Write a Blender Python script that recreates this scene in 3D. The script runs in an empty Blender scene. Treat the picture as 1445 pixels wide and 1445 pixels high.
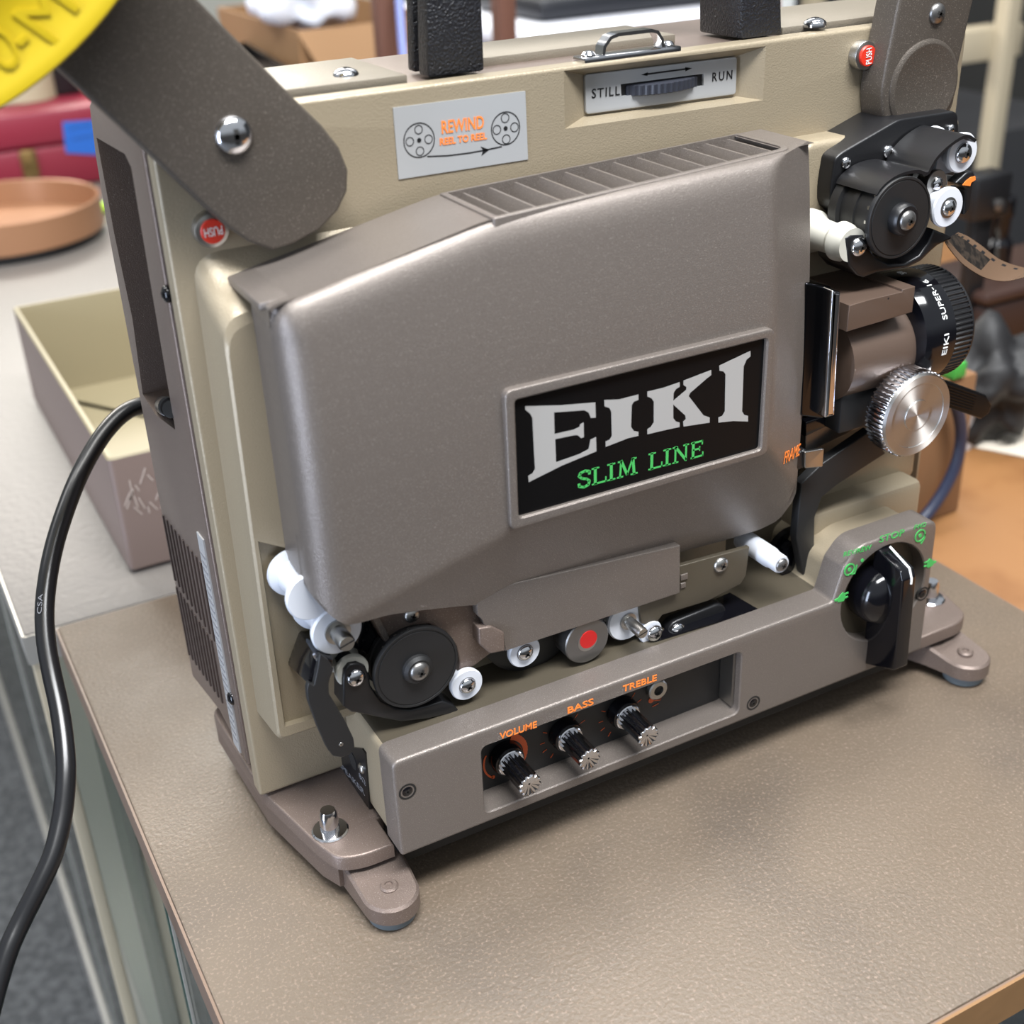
import bpy, bmesh, math, random
from mathutils import Vector, Matrix
from mathutils.geometry import tessellate_polygon
random.seed(4)
S = bpy.context.scene
COL = S.collection

# ------------------------------------------------------------------ camera
F_PX = 1792.4
CAM = Vector((-0.14126, -0.38834, 0.41435))
RX = Vector((0.87784301, -0.47749159, -0.03732865))
RY = Vector((-0.25435036, -0.39872902, -0.88109084))
RZ = Vector((0.40582945, 0.78295399, -0.47147164))
cd = bpy.data.cameras.new('camera')
cam = bpy.data.objects.new('camera', cd)
COL.objects.link(cam)
cam.matrix_world = Matrix(((RX.x, -RY.x, -RZ.x, CAM.x), (RX.y, -RY.y, -RZ.y, CAM.y), (RX.z, -RY.z, -RZ.z, CAM.z), (0, 0, 0, 1)))
# the fitted axes above are rows of the world-to-camera rotation
Rm = Matrix((RX, RY, RZ))
r0, r1, r2 = Rm[0], Rm[1], Rm[2]
cam.matrix_world = Matrix(((r0[0], -r1[0], -r2[0], CAM.x), (r0[1], -r1[1], -r2[1], CAM.y), (r0[2], -r1[2], -r2[2], CAM.z), (0, 0, 0, 1)))
cd.sensor_width = 36.0
cd.lens = 36.0 * F_PX / 1445.0
cd.clip_start = 0.02
cd.clip_end = 50
cd.dof.use_dof = True
cd.dof.focus_distance = 0.56
cd.dof.aperture_fstop = 8.5
S.camera = cam

# ------------------------------------------------------------------ light
S.view_settings.view_transform = 'Standard'
S.view_settings.look = 'None'
S.view_settings.gamma = 1
S.view_settings.use_curve_mapping = False
S.view_settings.exposure = 0.95
W = bpy.data.worlds.new('room_ambient')
S.world = W
W.use_nodes = True
wn = W.node_tree
wtc = wn.nodes.new('ShaderNodeTexCoord')
wsp = wn.nodes.new('ShaderNodeSeparateXYZ')
wrp = wn.nodes.new('ShaderNodeValToRGB')
wrp.color_ramp.elements[0].position = 0.46
wrp.color_ramp.elements[0].color = (0.10, 0.10, 0.10, 1)
wrp.color_ramp.elements[1].position = 0.62
wrp.color_ramp.elements[1].color = (0.80, 0.86, 0.92, 1)
wmr = wn.nodes.new('ShaderNodeMapRange')
wmr.inputs['From Min'].default_value = -1
wmr.inputs['From Max'].default_value = 1
wn.links.new(wtc.outputs['Generated'], wsp.inputs[0])
wn.links.new(wsp.outputs['Z'], wmr.inputs['Value'])
wn.links.new(wmr.outputs['Result'], wrp.inputs['Fac'])
wn.links.new(wrp.outputs['Color'], wn.nodes['Background'].inputs[0])
wn.nodes['Background'].inputs[1].default_value = 0.34


def area(name, loc, target, sx, sy, power, color):
    l = bpy.data.lights.new(name, 'AREA')
    l.shape = 'RECTANGLE'
    l.size, l.size_y, l.energy, l.color = sx, sy, power, color
    o = bpy.data.objects.new(name, l)
    COL.objects.link(o)
    o.location = loc
    o.rotation_euler = (Vector(target) - Vector(loc)).to_track_quat('-Z', 'Y').to_euler()
    return o


LAMP = (1.0, 0.985, 0.955)
DAY = (0.97, 0.985, 1.0)
area('ceiling_light', (0.10, -0.60, 1.7), (0.12, -0.48, 0.1), 1.3, 0.4, 44, DAY)
area('ceiling_light', (0.40, 0.35, 1.8), (0.40, 0.33, 0), 1.5, 0.22, 12, LAMP)
area('far_window', (0.15, 2.7, 1.45), (0.1, 0.3, 0.2), 1.5, 0.6, 26, (1.0, 0.95, 0.86))
area('ceiling_light', (-1.0, 1.0, 1.8), (-0.8, 0.9, 0), 0.4, 1.4, 9, LAMP)
area('ceiling_light', (1.2, 2.1, 1.9), (1.2, 2.0, 0), 1.6, 0.6, 8, LAMP)
area('window_light', (-2.2, -0.5, 0.1), (0, 0, 0.15), 0.45, 1.9, 30, (0.68, 0.79, 1.0))


# ------------------------------------------------------------------ pixel -> place on a known plane
def ray(px, py):
    a, b = (px - 722.5) / F_PX, (py - 722.5) / F_PX
    return r0 * a + r1 * b + r2


def Y(px, py, y):
    d = ray(px, py)
    return CAM + d * ((y - CAM.y) / d.y)


def Z(px, py, z):
    d = ray(px, py)
    return CAM + d * ((z - CAM.z) / d.z)


def X(px, py, x):
    d = ray(px, py)
    return CAM + d * ((x - CAM.x) / d.x)


def D(px, py, dist):
    return CAM + ray(px, py) * dist


def polyY(pts, y):
    return [(p.x, p.z) for p in (Y(a, b, y) for a, b in pts)]


def crop(pts, s, ox, oy):
    return [(x / s + ox, y / s + oy) for x, y in pts]


# ------------------------------------------------------------------ materials
def lin(c):
    return tuple((v / 12.92 if v <= 0.04045 else ((v + 0.055) / 1.055) ** 2.4) for v in (x / 255 for x in c)) + (1,)


def mat(name, rgb, rough=0.5, metal=0.0, bump=None, speck=None, spec=0.5, coat=0.0, blotch=None, trans=0.0, aniso=None, rvar=None):
    m = bpy.data.materials.new(name)
    m.use_nodes = True
    nt = m.node_tree
    b = nt.nodes['Principled BSDF']
    b.inputs['Base Color'].default_value = lin(rgb)
    b.inputs['Roughness'].default_value = rough
    b.inputs['Metallic'].default_value = metal
    b.inputs['Specular IOR Level'].default_value = spec
    b.inputs['Coat Weight'].default_value = coat
    b.inputs['Transmission Weight'].default_value = trans
    tc = nt.nodes.new('ShaderNodeTexCoord')
    last = None
    if blotch:  # (scale, colour, low, high)
        n = nt.nodes.new('ShaderNodeTexNoise')
        n.inputs['Scale'].default_value = blotch[0]
        n.inputs['Detail'].default_value = 5
        nt.links.new(tc.outputs['Object'], n.inputs['Vector'])
        r = nt.nodes.new('ShaderNodeValToRGB')
        r.color_ramp.elements[0].position = blotch[2]
        r.color_ramp.elements[1].position = blotch[3]
        r.color_ramp.elements[0].color = lin(rgb)
        r.color_ramp.elements[1].color = lin(blotch[1])
        nt.links.new(n.outputs['Fac'], r.inputs['Fac'])
        last = r.outputs['Color']
    if speck:  # (scale, colour, low, high)
        n = nt.nodes.new('ShaderNodeTexNoise')
        n.inputs['Scale'].default_value = speck[0]
        n.inputs['Detail'].default_value = 2
        nt.links.new(tc.outputs['Object'], n.inputs['Vector'])
        r = nt.nodes.new('ShaderNodeValToRGB')
        r.color_ramp.elements[0].position = speck[2]
        r.color_ramp.elements[1].position = speck[3]
        r.color_ramp.elements[0].color = (0, 0, 0, 1)
        r.color_ramp.elements[1].color = (1, 1, 1, 1)
        nt.links.new(n.outputs['Fac'], r.inputs['Fac'])
        mx = nt.nodes.new('ShaderNodeMix')
        mx.data_type = 'RGBA'
        nt.links.new(r.outputs['Color'], mx.inputs['Factor'])
        if last:
            nt.links.new(last, mx.inputs['A'])
        else:
            mx.inputs['A'].default_value = lin(rgb)
        mx.inputs['B'].default_value = lin(speck[1])
        last = mx.outputs['Result']
    if last:
        nt.links.new(last, b.inputs['Base Color'])
    if bump:  # (scale, strength, distance[, detail])
        n = nt.nodes.new('ShaderNodeTexNoise')
        n.inputs['Scale'].default_value = bump[0]
        n.inputs['Detail'].default_value = bump[3] if len(bump) > 3 else 2
        nt.links.new(tc.outputs['Object'], n.inputs['Vector'])
        bp = nt.nodes.new('ShaderNodeBump')
        bp.inputs['Strength'].default_value = bump[1]
        bp.inputs['Distance'].default_value = bump[2]
        nt.links.new(n.outputs['Fac'], bp.inputs['Height'])
        nt.links.new(bp.outputs['Normal'], b.inputs['Normal'])
    if rvar:  # (scale, rough_a, rough_b)
        n = nt.nodes.new('ShaderNodeTexNoise')
        n.inputs['Scale'].default_value = rvar[0]
        n.inputs['Detail'].default_value = 4
        nt.links.new(tc.outputs['Object'], n.inputs['Vector'])
        mr = nt.nodes.new('ShaderNodeMapRange')
        mr.inputs['From Min'].default_value = 0.35
        mr.inputs['From Max'].default_value = 0.65
        mr.inputs['To Min'].default_value = rvar[1]
        mr.inputs['To Max'].default_value = rvar[2]
        nt.links.new(n.outputs['Fac'], mr.inputs['Value'])
        nt.links.new(mr.outputs['Result'], b.inputs['Roughness'])
    return m


M = {}
M['brown'] = mat('brown_hammered_paint', (112, 104, 98), 0.37, 0.42, (2200, 0.4, 0.0004), (2600, (158, 150, 142), 0.58, 0.78))
M['shell'] = mat('mauve_brown_paint', (116, 102, 94), 0.42, 0.45, (2000, 0.3, 0.0004), (1900, (160, 148, 140), 0.6, 0.78))
M['arm'] = mat('dark_brown_paint', (84, 77, 70), 0.4, 0.4, (2000, 0.4, 0.0004), (1900, (140, 130, 120), 0.6, 0.78))
M['beige'] = mat('beige_paint', (148, 136, 115), 0.38, 0.25, (1400, 0.4, 0.0004))
M['taupe'] = mat('taupe_top_paint', (126, 118, 105), 0.4, 0.3, (1400, 0.4, 0.0004))
M['black'] = mat('black_plastic', (20, 20, 22), 0.35, 0, (1500, 0.1, 0.0002))
M['blackmatt'] = mat('matt_black_metal', (24, 24, 25), 0.5, 0, (2500, 0.2, 0.0002))
M['blackgloss'] = mat('glossy_black', (10, 10, 14), 0.12)
M['dark'] = mat('dark_cavity', (18, 16, 14), 0.7)
M['handle'] = mat('pebbled_black_vinyl', (28, 29, 34), 0.4, 0, (900, 0.9, 0.001))
M['chrome'] = mat('chrome', (205, 205, 208), 0.12, 1.0)
M['satin'] = mat('satin_aluminium', (176, 174, 170), 0.32, 1.0)
M['foil'] = mat('silver_foil_letters', (176, 175, 173), 0.5, 0.35)
M['badgeblack'] = mat('badge_black', (12, 12, 13), 0.3, 0, None, None, 0.15)
M['silver'] = mat('brushed_silver_foil', (172, 173, 174), 0.42, 0.3, (300, 0.05, 0.0002))
M['white'] = mat('white_nylon', (204, 207, 214), 0.35)
M['ivory'] = mat('ivory_nylon', (184, 182, 172), 0.4)
M['steelgrey'] = mat('grey_steel', (128, 126, 124), 0.35, 0.9)
M['red'] = mat('red_enamel', (205, 48, 30), 0.35)
M['redlens'] = mat('red_plastic', (178, 26, 26), 0.3)
M['orange'] = mat('orange_ink', (238, 128, 52), 0.5)
M['rust'] = mat('orange_red_ink', (200, 84, 34), 0.5)
M['green'] = mat('green_ink', (66, 168, 84), 0.5)
M['ink'] = mat('black_ink', (18, 18, 20), 0.5)
M['whiteink'] = mat('white_ink', (225, 225, 222), 0.5)
M['greyink'] = mat('grey_ink', (120, 120, 124), 0.5)
M['yellow'] = mat('yellow_plastic', (176, 152, 16), 0.42, 0, (60, 0.05, 0.0005))
M['cord'] = mat('black_rubber', (16, 16, 18), 0.28)
M['greyrubber'] = mat('blue_grey_rubber', (96, 106, 112), 0.6)
M['olive'] = mat('olive_brown_paint_ledge_shade', (80, 73, 61), 0.45, 0.25, (2600, 0.4, 0.0003))
M['lensbrown'] = mat('lens_mount_brown', (92, 76, 66), 0.4, 0.3, (2800, 0.3, 0.0003))
M['film'] = mat('developed_film', (92, 73, 58), 0.25, 0, None, None, 0.5)
M['filmdark'] = mat('film_frame_image', (30, 27, 25), 0.25, 0, None, (260, (52, 45, 39), 0.45, 0.62))
M['table'] = mat('brown_pebbled_laminate', (99, 87, 74), 0.42, 0.0, (460, 0.5, 0.0009, 3), (700, (122, 106, 93), 0.55, 0.72), 0.4, 0, (9, (88, 78, 68), 0.52, 0.72), 0, None, (14, 0.36, 0.52))
M['reartop'] = mat('grey_pebbled_laminate', (110, 105, 100), 0.42, 0.0, (170, 0.5, 0.0012, 3))
M['edge'] = mat('brown_edge_band', (112, 92, 78), 0.45)
M['oakedge'] = mat('worn_wood_edge', (128, 96, 62), 0.5, 0, (80, 0.3, 0.001))
M['cream'] = mat('cream_metal', (178, 166, 142), 0.45)
M['creamband'] = mat('brushed_trim_metal', (176, 172, 164), 0.35, 0.4)


def glass(name, rgb):
    m = bpy.data.materials.new(name)
    m.use_nodes = True
    nt = m.node_tree
    nt.nodes.remove(nt.nodes['Principled BSDF'])
    out = nt.nodes['Material Output']
    t = nt.nodes.new('ShaderNodeBsdfTransparent')
    t.inputs[0].default_value = lin(rgb)
    g_ = nt.nodes.new('ShaderNodeBsdfGlossy')
    g_.inputs['Roughness'].default_value = 0.03
    f_ = nt.nodes.new('ShaderNodeLayerWeight')
    pw = nt.nodes.new('ShaderNodeMath')
    pw.operation = 'POWER'
    pw.inputs[1].default_value = 4.0
    ad = nt.nodes.new('ShaderNodeMath')
    ad.operation = 'MULTIPLY_ADD'
    ad.inputs[1].default_value = 0.85
    ad.inputs[2].default_value = 0.04
    nt.links.new(f_.outputs['Facing'], pw.inputs[0])
    nt.links.new(pw.outputs[0], ad.inputs[0])
    mx = nt.nodes.new('ShaderNodeMixShader')
    nt.links.new(ad.outputs[0], mx.inputs[0])
    nt.links.new(t.outputs[0], mx.inputs[1])
    nt.links.new(g_.outputs[0], mx.inputs[2])
    nt.links.new(mx.outputs[0], out.inputs[0])
    return m


M['glass'] = glass('greenish_glass', (250, 253, 252))
M['glassedge'] = mat('glass_edge', (38, 74, 66), 0.2)


# ------------------------------------------------------------------ mesh builder
def poly_area(p):
    return sum(p[i][0] * p[(i + 1) % len(p)][1] - p[(i + 1) % len(p)][0] * p[i][1] for i in range(len(p))) / 2


def inset(p, d):
    """move each edge of a closed 2D loop inward by d"""
    n = len(p)
    s = 1 if poly_area(p) > 0 else -1
    out = []
    for i in range(n):
        a, b, c = Vector(p[i - 1]), Vector(p[i]), Vector(p[(i + 1) % n])
        e1, e2 = (b - a), (c - b)
        if e1.length < 1e-9 or e2.length < 1e-9:
            out.append((b.x, b.y))
            continue
        e1.normalize()
        e2.normalize()
        n1, n2 = Vector((-e1.y, e1.x)) * s, Vector((-e2.y, e2.x)) * s
        k = n1 + n2
        den = 1 + n1.dot(n2)
        k = k / max(den, 0.35)
        q = b + k * d
        out.append((q.x, q.y))
    return out


def rounded(p, r, n=5):
    """round the corners of a 2D loop; r a number or a list"""
    out = []
    N = len(p)
    for i in range(N):
        a, b, c = Vector(p[i - 1]), Vector(p[i]), Vector(p[(i + 1) % N])
        rr = r[i] if isinstance(r, (list, tuple)) else r
        u, v = (a - b), (c - b)
        t = min(rr, u.length * 0.48, v.length * 0.48)
        if t < 1e-6:
            out.append((b.x, b.y))
            continue
        s, e = b + u.normalized() * t, b + v.normalized() * t
        for k in range(n + 1):
            f = k / n
            q = s * (1 - f) ** 2 + b * 2 * f * (1 - f) + e * f * f
            out.append((q.x, q.y))
    return out


def circle(cx, cy, r, n=32, a0=0, a1=2 * math.pi):
    full = abs(a1 - a0 - 2 * math.pi) < 1e-6
    m = n if full else n + 1
    return [(cx + r * math.cos(a0 + (a1 - a0) * k / n), cy + r * math.sin(a0 + (a1 - a0) * k / n)) for k in range(m)]


def stadium(x0, y0, x1, y1, r, n=8):
    a = math.atan2(y1 - y0, x1 - x0)
    return [(x1 + r * math.cos(a - math.pi / 2 + math.pi * k / n), y1 + r * math.sin(a - math.pi / 2 + math.pi * k / n)) for k in range(n + 1)] + \
           [(x0 + r * math.cos(a + math.pi / 2 + math.pi * k / n), y0 + r * math.sin(a + math.pi / 2 + math.pi * k / n)) for k in range(n + 1)]


MAP = {'y': lambda a, b, t: (a, t, b), 'x': lambda a, b, t: (t, a, b), 'z': lambda a, b, t: (a, b, t)}


class MB:
    def __init__(self):
        self.v, self.f, self.m = [], [], []

    def add(self, vs, fs, mi=0):
        k = len(self.v)
        self.v += [tuple(v) for v in vs]
        for f in fs:
            self.f.append([i + k for i in f])
            self.m.append(mi)
        return self

    def loft(self, loops, mi=0, cap0=False, cap1=False, closed=True):
        n = len(loops[0])
        vs = [v for l in loops for v in l]
        fs = []
        for j in range(len(loops) - 1):
            for i in range(n if closed else n - 1):
                i2 = (i + 1) % n
                fs.append((j * n + i, j * n + i2, (j + 1) * n + i2, (j + 1) * n + i))
        if cap0:
            fs.append(tuple(range(n))[::-1])
        if cap1:
            fs.append(tuple(range((len(loops) - 1) * n, len(loops) * n)))
        return self.add(vs, fs, mi)

    def cap(self, loops2d, t, axis, mi=0):
        tri = tessellate_polygon([[Vector((a, b, 0)) for a, b in l] for l in loops2d])
        flat = [p for l in loops2d for p in l]
        return self.add([MAP[axis](a, b, t) for a, b in flat], [tuple(x) for x in tri], mi)

    def prism(self, p, t0, t1, mi=0, bev=0.0, axis='y', holes=(), seg=3, back=True, holebev=0.0, capmi=None):
        """solid from 2D loop p between t0 (the seen end) and t1, seen end rounded by bev, with optional holes"""
        mp = MAP[axis]
        s = 1 if t1 > t0 else -1
        loops = []
        if bev > 0:
            for k in range(seg + 1):
                a = math.pi / 2 * k / seg
                q = inset(p, bev * (1 - math.sin(a)))
                loops.append([mp(x, y, t0 + s * bev * (1 - math.cos(a))) for x, y in q])
            front = inset(p, bev)
        else:
            loops.append([mp(x, y, t0) for x, y in p])
            front = p
        loops.append([mp(x, y, t1) for x, y in p])
        self.loft(loops, mi)
        hs = []
        for h in holes:
            if holebev > 0:
                ho = inset(h, -holebev)
                hs.append(ho)
                self.loft([[mp(x, y, t0) for x, y in ho], [mp(x, y, t0 + s * holebev) for x, y in h], [mp(x, y, t1) for x, y in h]], mi)
            else:
                hs.append(h)
                self.loft([[mp(x, y, t0) for x, y in h], [mp(x, y, t1) for x, y in h]], mi)
        self.cap([front] + hs, t0, axis, mi if capmi is None else capmi)
        if back:
            self.cap([p] + list(holes), t1, axis, mi)
        return self

    def box(self, x0, x1, y0, y1, z0, z1, mi=0, bev=0.0):
        bm = bmesh.new()
        vs = [bm.verts.new((x, y, z)) for x in (x0, x1) for y in (y0, y1) for z in (z0, z1)]
        for q in ((0, 1, 3, 2), (4, 6, 7, 5), (0, 4, 5, 1), (2, 3, 7, 6), (0, 2, 6, 4), (1, 5, 7, 3)):
            bm.faces.new([vs[i] for i in q])
        if bev > 0:
            bmesh.ops.bevel(bm, geom=list(bm.edges), offset=bev, segments=2, profile=0.5, affect='EDGES')
        return self.addbm(bm, mi)

    def addbm(self, bm, mi=0):
        bm.verts.index_update()
        self.add([v.co[:] for v in bm.verts], [[v.index for v in f.verts] for f in bm.faces], mi)
        bm.free()
        return self

    def hexa(self, p8, mi=0, bev=0.0):
        """box from 8 free corners: bottom 4 loop, top 4 loop"""
        bm = bmesh.new()
        vs = [bm.verts.new(p) for p in p8]
        for q in ((3, 2, 1, 0), (4, 5, 6, 7), (0, 1, 5, 4), (1, 2, 6, 5), (2, 3, 7, 6), (3, 0, 4, 7)):
            bm.faces.new([vs[i] for i in q])
        if bev > 0:
            bmesh.ops.bevel(bm, geom=list(bm.edges), offset=bev, segments=2, profile=0.5, affect='EDGES')
        return self.addbm(bm, mi)

    def lathe(self, c, d, prof, n=36, mi=0, radial=None):
        """surface of revolution: prof = [(radius, distance along d)]"""
        c, d = Vector(c), Vector(d).normalized()
        u = d.orthogonal().normalized()
        w = d.cross(u)
        loops = []
        for r, t in prof:
            l = []
            for k in range(n):
                a = 2 * math.pi * k / n
                rr = r * (radial(k) if radial else 1)
                l.append(c + d * t + (u * math.cos(a) + w * math.sin(a)) * max(rr, 1e-5))
            loops.append(l)
        return self.loft(loops, mi, True, True)

    def tube(self, pts, r, n=12, mi=0, cap=True):
        pts = [Vector(p) for p in pts]
        loops = []
        nrm = None
        for i, p in enumerate(pts):
            t = (pts[min(i + 1, len(pts) - 1)] - pts[max(i - 1, 0)]).normalized()
            nrm = t.orthogonal().normalized() if nrm is None else (nrm - t * nrm.dot(t)).normalized()
            w = t.cross(nrm)
            rr = r[i] if isinstance(r, (list, tuple)) else r
            loops.append([p + (nrm * math.cos(2 * math.pi * k / n) + w * math.sin(2 * math.pi * k / n)) * rr for k in range(n)])
        return self.loft(loops, mi, cap, cap)

    def sheet(self, path, t0, t1, th, mi=0, axis='y'):
        """bent sheet: open 2D path, thickness th, swept along the axis"""
        n = len(path)
        off = []
        for i in range(n):
            a, b = Vector(path[max(i - 1, 0)]), Vector(path[min(i + 1, n - 1)])
            e = (b - a).normalized()
            off.append((path[i][0] + e.y * th, path[i][1] - e.x * th))
        return self.prism(list(path) + off[::-1], t0, t1, mi, 0, axis)

    def strip(self, path, w, t0, t1, mi=0, axis='y', closed=False):
        """line of width w drawn along a 2D path"""
        n = len(path)
        L, R = [], []
        for i in range(n):
            a = Vector(path[(i - 1) % n] if closed else path[max(i - 1, 0)])
            b = Vector(path[(i + 1) % n] if closed else path[min(i + 1, n - 1)])
            e = (b - a).normalized()
            L.append((path[i][0] - e.y * w / 2, path[i][1] + e.x * w / 2))
            R.append((path[i][0] + e.y * w / 2, path[i][1] - e.x * w / 2))
        for i in range(n if closed else n - 1):
            j = (i + 1) % n
            self.prism([L[i], L[j], R[j], R[i]], t0, t1, mi, 0, axis)
        return self

    def text(self, body, p0, p1, cap, up, mi=0, th=0.0002, bold=0.0, stretch=True, spacing=1.0):
        """raised lettering: baseline from p0 to p1, capital height cap, in the plane of (p1-p0, up)"""
        cu = bpy.data.curves.new('lettering', 'FONT')
        cu.body = body
        cu.size = 1
        cu.offset = bold
        cu.space_character = spacing
        cu.resolution_u = 3
        ob = bpy.data.objects.new('lettering', cu)
        me = ob.to_mesh()
        vs = [v.co.copy() for v in me.vertices]
        fs = [list(p.vertices) for p in me.polygons]
        ob.to_mesh_clear()
        bpy.data.objects.remove(ob)
        bpy.data.curves.remove(cu)
        if not vs:
            return self
        x0, x1 = min(v.x for v in vs), max(v.x for v in vs)
        p0, p1 = Vector(p0), Vector(p1)
        ex = (p1 - p0)
        L = ex.length
        ex.normalize()
        up = Vector(up)
        up = (up - ex * up.dot(ex)).normalized()
        nz = ex.cross(up)
        ky = cap / 0.70
        kx = L / (x1 - x0) if stretch else ky
        pos = [p0 + ex * ((v.x - x0) * kx) + up * (v.y * ky) for v in vs]
        n = len(pos)
        edge = {}
        for f in fs:
            for i in range(len(f)):
                a, b = f[i], f[(i + 1) % len(f)]
                edge[(a, b)] = 1
        side = [(a, b) for (a, b) in edge if (b, a) not in edge]
        allv = [p + nz * th for p in pos] + pos
        faces = fs + [(a, a + n, b + n, b) for a, b in side]
        return self.add(allv, faces, mi)

    def build(self, name, mats, parent=None, angle=35, label=None):
        me = bpy.data.meshes.new(name)
        me.from_pydata(self.v, [], self.f)
        if not isinstance(mats, (list, tuple)):
            mats = [mats]
        for m in mats:
            me.materials.append(M[m] if isinstance(m, str) else m)
        me.polygons.foreach_set('material_index', self.m)
        bm = bmesh.new()
        bm.from_mesh(me)
        bmesh.ops.remove_doubles(bm, verts=bm.verts, dist=1e-6)
        bmesh.ops.recalc_face_normals(bm, faces=bm.faces)
        bm.to_mesh(me)
        bm.free()
        for p in me.polygons:
            p.use_smooth = True
        me.set_sharp_from_angle(angle=math.radians(angle))
        o = bpy.data.objects.new(name, me)
        COL.objects.link(o)
        if parent:
            o.parent = parent
            w = Vector((0, 0, 0))
            q = parent
            while q:
                w += q.location
                q = q.parent
            o.location = -w
        if label:
            o['label'] = label
        return o


def tag(o, label, cat, group=None, kind=None):
    if label:
        o['label'] = label
    if cat:
        o['category'] = cat
    if group:
        o['group'] = group
    if kind:
        o['kind'] = kind
    return o


def empty(name, loc, label, cat, group=None):
    o = bpy.data.objects.new(name, None)
    COL.objects.link(o)
    o.location = loc
    o.empty_display_size = 0.02
    return tag(o, label, cat, group)


# ------------------------------------------------------------------ setting
FL = -0.93
f = MB().box(-3, 5, -2, 6, FL - 0.05, FL).build('floor', mat('grey_carpet_tiles', (74, 75, 76), 0.95, 0, (260, 0.8, 0.004), (90, (98, 99, 100), 0.45, 0.62)))
tag(f, 'dark grey patterned carpet', None, kind='structure')
w = MB().box(-3, 5, 3.6, 3.7, FL, 1.85).build('wall_back', mat('off_white_wall', (196, 194, 182), 0.8))
tag(w, None, None, kind='structure')
w = MB().box(3.0, 3.1, -2, 3.6, FL, 1.85).build('wall_right', mat('charcoal_partition', (52, 52, 52), 0.7))
tag(w, None, None, kind='structure')


# ------------------------------------------------------------------ the two counters
def counter(name, x0, x1, y0, y1, top, edgem, label, posts):
    r = empty(name, ((x0 + x1) / 2, (y0 + y1) / 2, FL), label, 'counter', 'glass display counters')
    mb = MB().box(x0, x1, y0, y1, -0.022, 0, 0, 0.0015)
    t = mb.build('top', [top], r)
    e = MB()
    for a in ((x0 - 0.0012, x0, y0, y1), (x1, x1 + 0.0012, y0, y1)):
        e.box(a[0], a[1], a[2], a[3], -0.0215, -0.0012)
    e.box(x0, x1, y0 - 0.0012, y0, -0.0215, -0.0012)
    e.build('edge_band', edgem, r)
    for a, b in posts:
        MB().box(a, a + 0.008, b, b + 0.012, FL, -0.022, 0, 0.001).build('post', 'cream', r)
    MB().box(x0 + 0.004, x0 + 0.010, y0 + 0.014, y1 - 0.014, FL + 0.1, -0.022).build('glass_pane', ['glass'], r)
    for ye, m_ in ((y0 + 0.272, 'glassedge'), (y0 + 0.262, 'creamband')):
        MB().box(x0 + 0.0025, x0 + 0.0038, ye, ye + 0.004, FL + 0.1, -0.022).build('glass_edge', m_, r)
    MB().box(x0 + 0.026, x1 - 0.026, y0 + 0.006, y0 + 0.012, FL + 0.1, -0.022).build('glass_pane', ['glass'], r)
    MB().box(x0, x1, y0, y1, FL, FL + 0.1, 0, 0.002).build('plinth', 'creamband', r)
    MB().box(x0 + 0.02, x1 - 0.02, y0 + 0.02, y1 - 0.02, -0.42, -0.412).build('shelf', ['glass'], r)
    return r


counter('display_counter', -0.0885, 0.411, -0.158, 0.319, 'table', 'edge', 'brown pebbled counter with wood front edge carrying the film projector', ((0.40, -0.154), (0.40, 0.30)))
counter('display_counter', -0.108, 0.411, 0.3205, 2.1, 'reartop', 'creamband', 'grey pebbled counter behind, carrying the open tan lid and red case', ((-0.107, 0.322), (0.40, 0.322), (-0.107, 2.08), (0.40, 2.08)))
o = MB().box(-0.0885, 0.411, -0.1605, -0.1592, -0.0215, -0.0005).build('front_edge', 'oakedge', [x for x in COL.objects if x.name == 'display_counter'][0])

# ------------------------------------------------------------------ THE PROJECTOR
P = empty('film_projector', (0.155, 0.11, 0), 'brown and beige 16 mm film projector standing on the brown counter', 'projector')
NEG = (0, -1, 0)
ZUP = (0, 0, 1)


def screw(c, r, parent, d=NEG, m='chrome', h=0.55, rot=0.3):
    c, d = Vector(c), Vector(d).normalized()
    mb = MB()
    prof = [(r * math.cos(a), r * h * math.sin(a)) for a in (0, 0.25, 0.5, 0.75, 1.0, 1.25, 1.5)]
    mb.lathe(c, d, [(r, -0.001)] + prof, 20, 0)
    u = d.orthogonal().normalized()
    w = d.cross(u)
    a = u * math.cos(rot) + w * math.sin(rot)
    b = d.cross(a)
    top = c + d * (r * h)
    for p, q in ((a, b), (b, a)):
        L, t = r * 0.52, r * 0.13
        e = top - d * r * h * 0.22
        vs = []
        for s in (-1, 1):
            for k in (-1, 1):
                for hh, ll in ((0, L), (r * h * 0.24, L * 0.55)):
                    vs.append(e + p * s * ll + q * k * t + d * hh)
        mb.add(vs, [(0, 1, 3, 2), (4, 6, 7, 5), (0, 4, 5, 1), (2, 3, 7, 6), (1, 5, 7, 3), (0, 2, 6, 4)], 1)
    return mb.build('screw', [m, 'dark'], parent)


def pscrew(px, py, y, rpx, parent, m='chrome', **k):
    c = Y(px, py, y)
    r = (Y(px + rpx, py, y) - Y(px - rpx, py, y)).length / 2 * 0.93
    return screw(c, r, parent, m=m, **k)


def rad(px, py, h, y):
    return (Y(px + h, py, y) - Y(px - h, py, y)).length / 2 * 0.93


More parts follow.
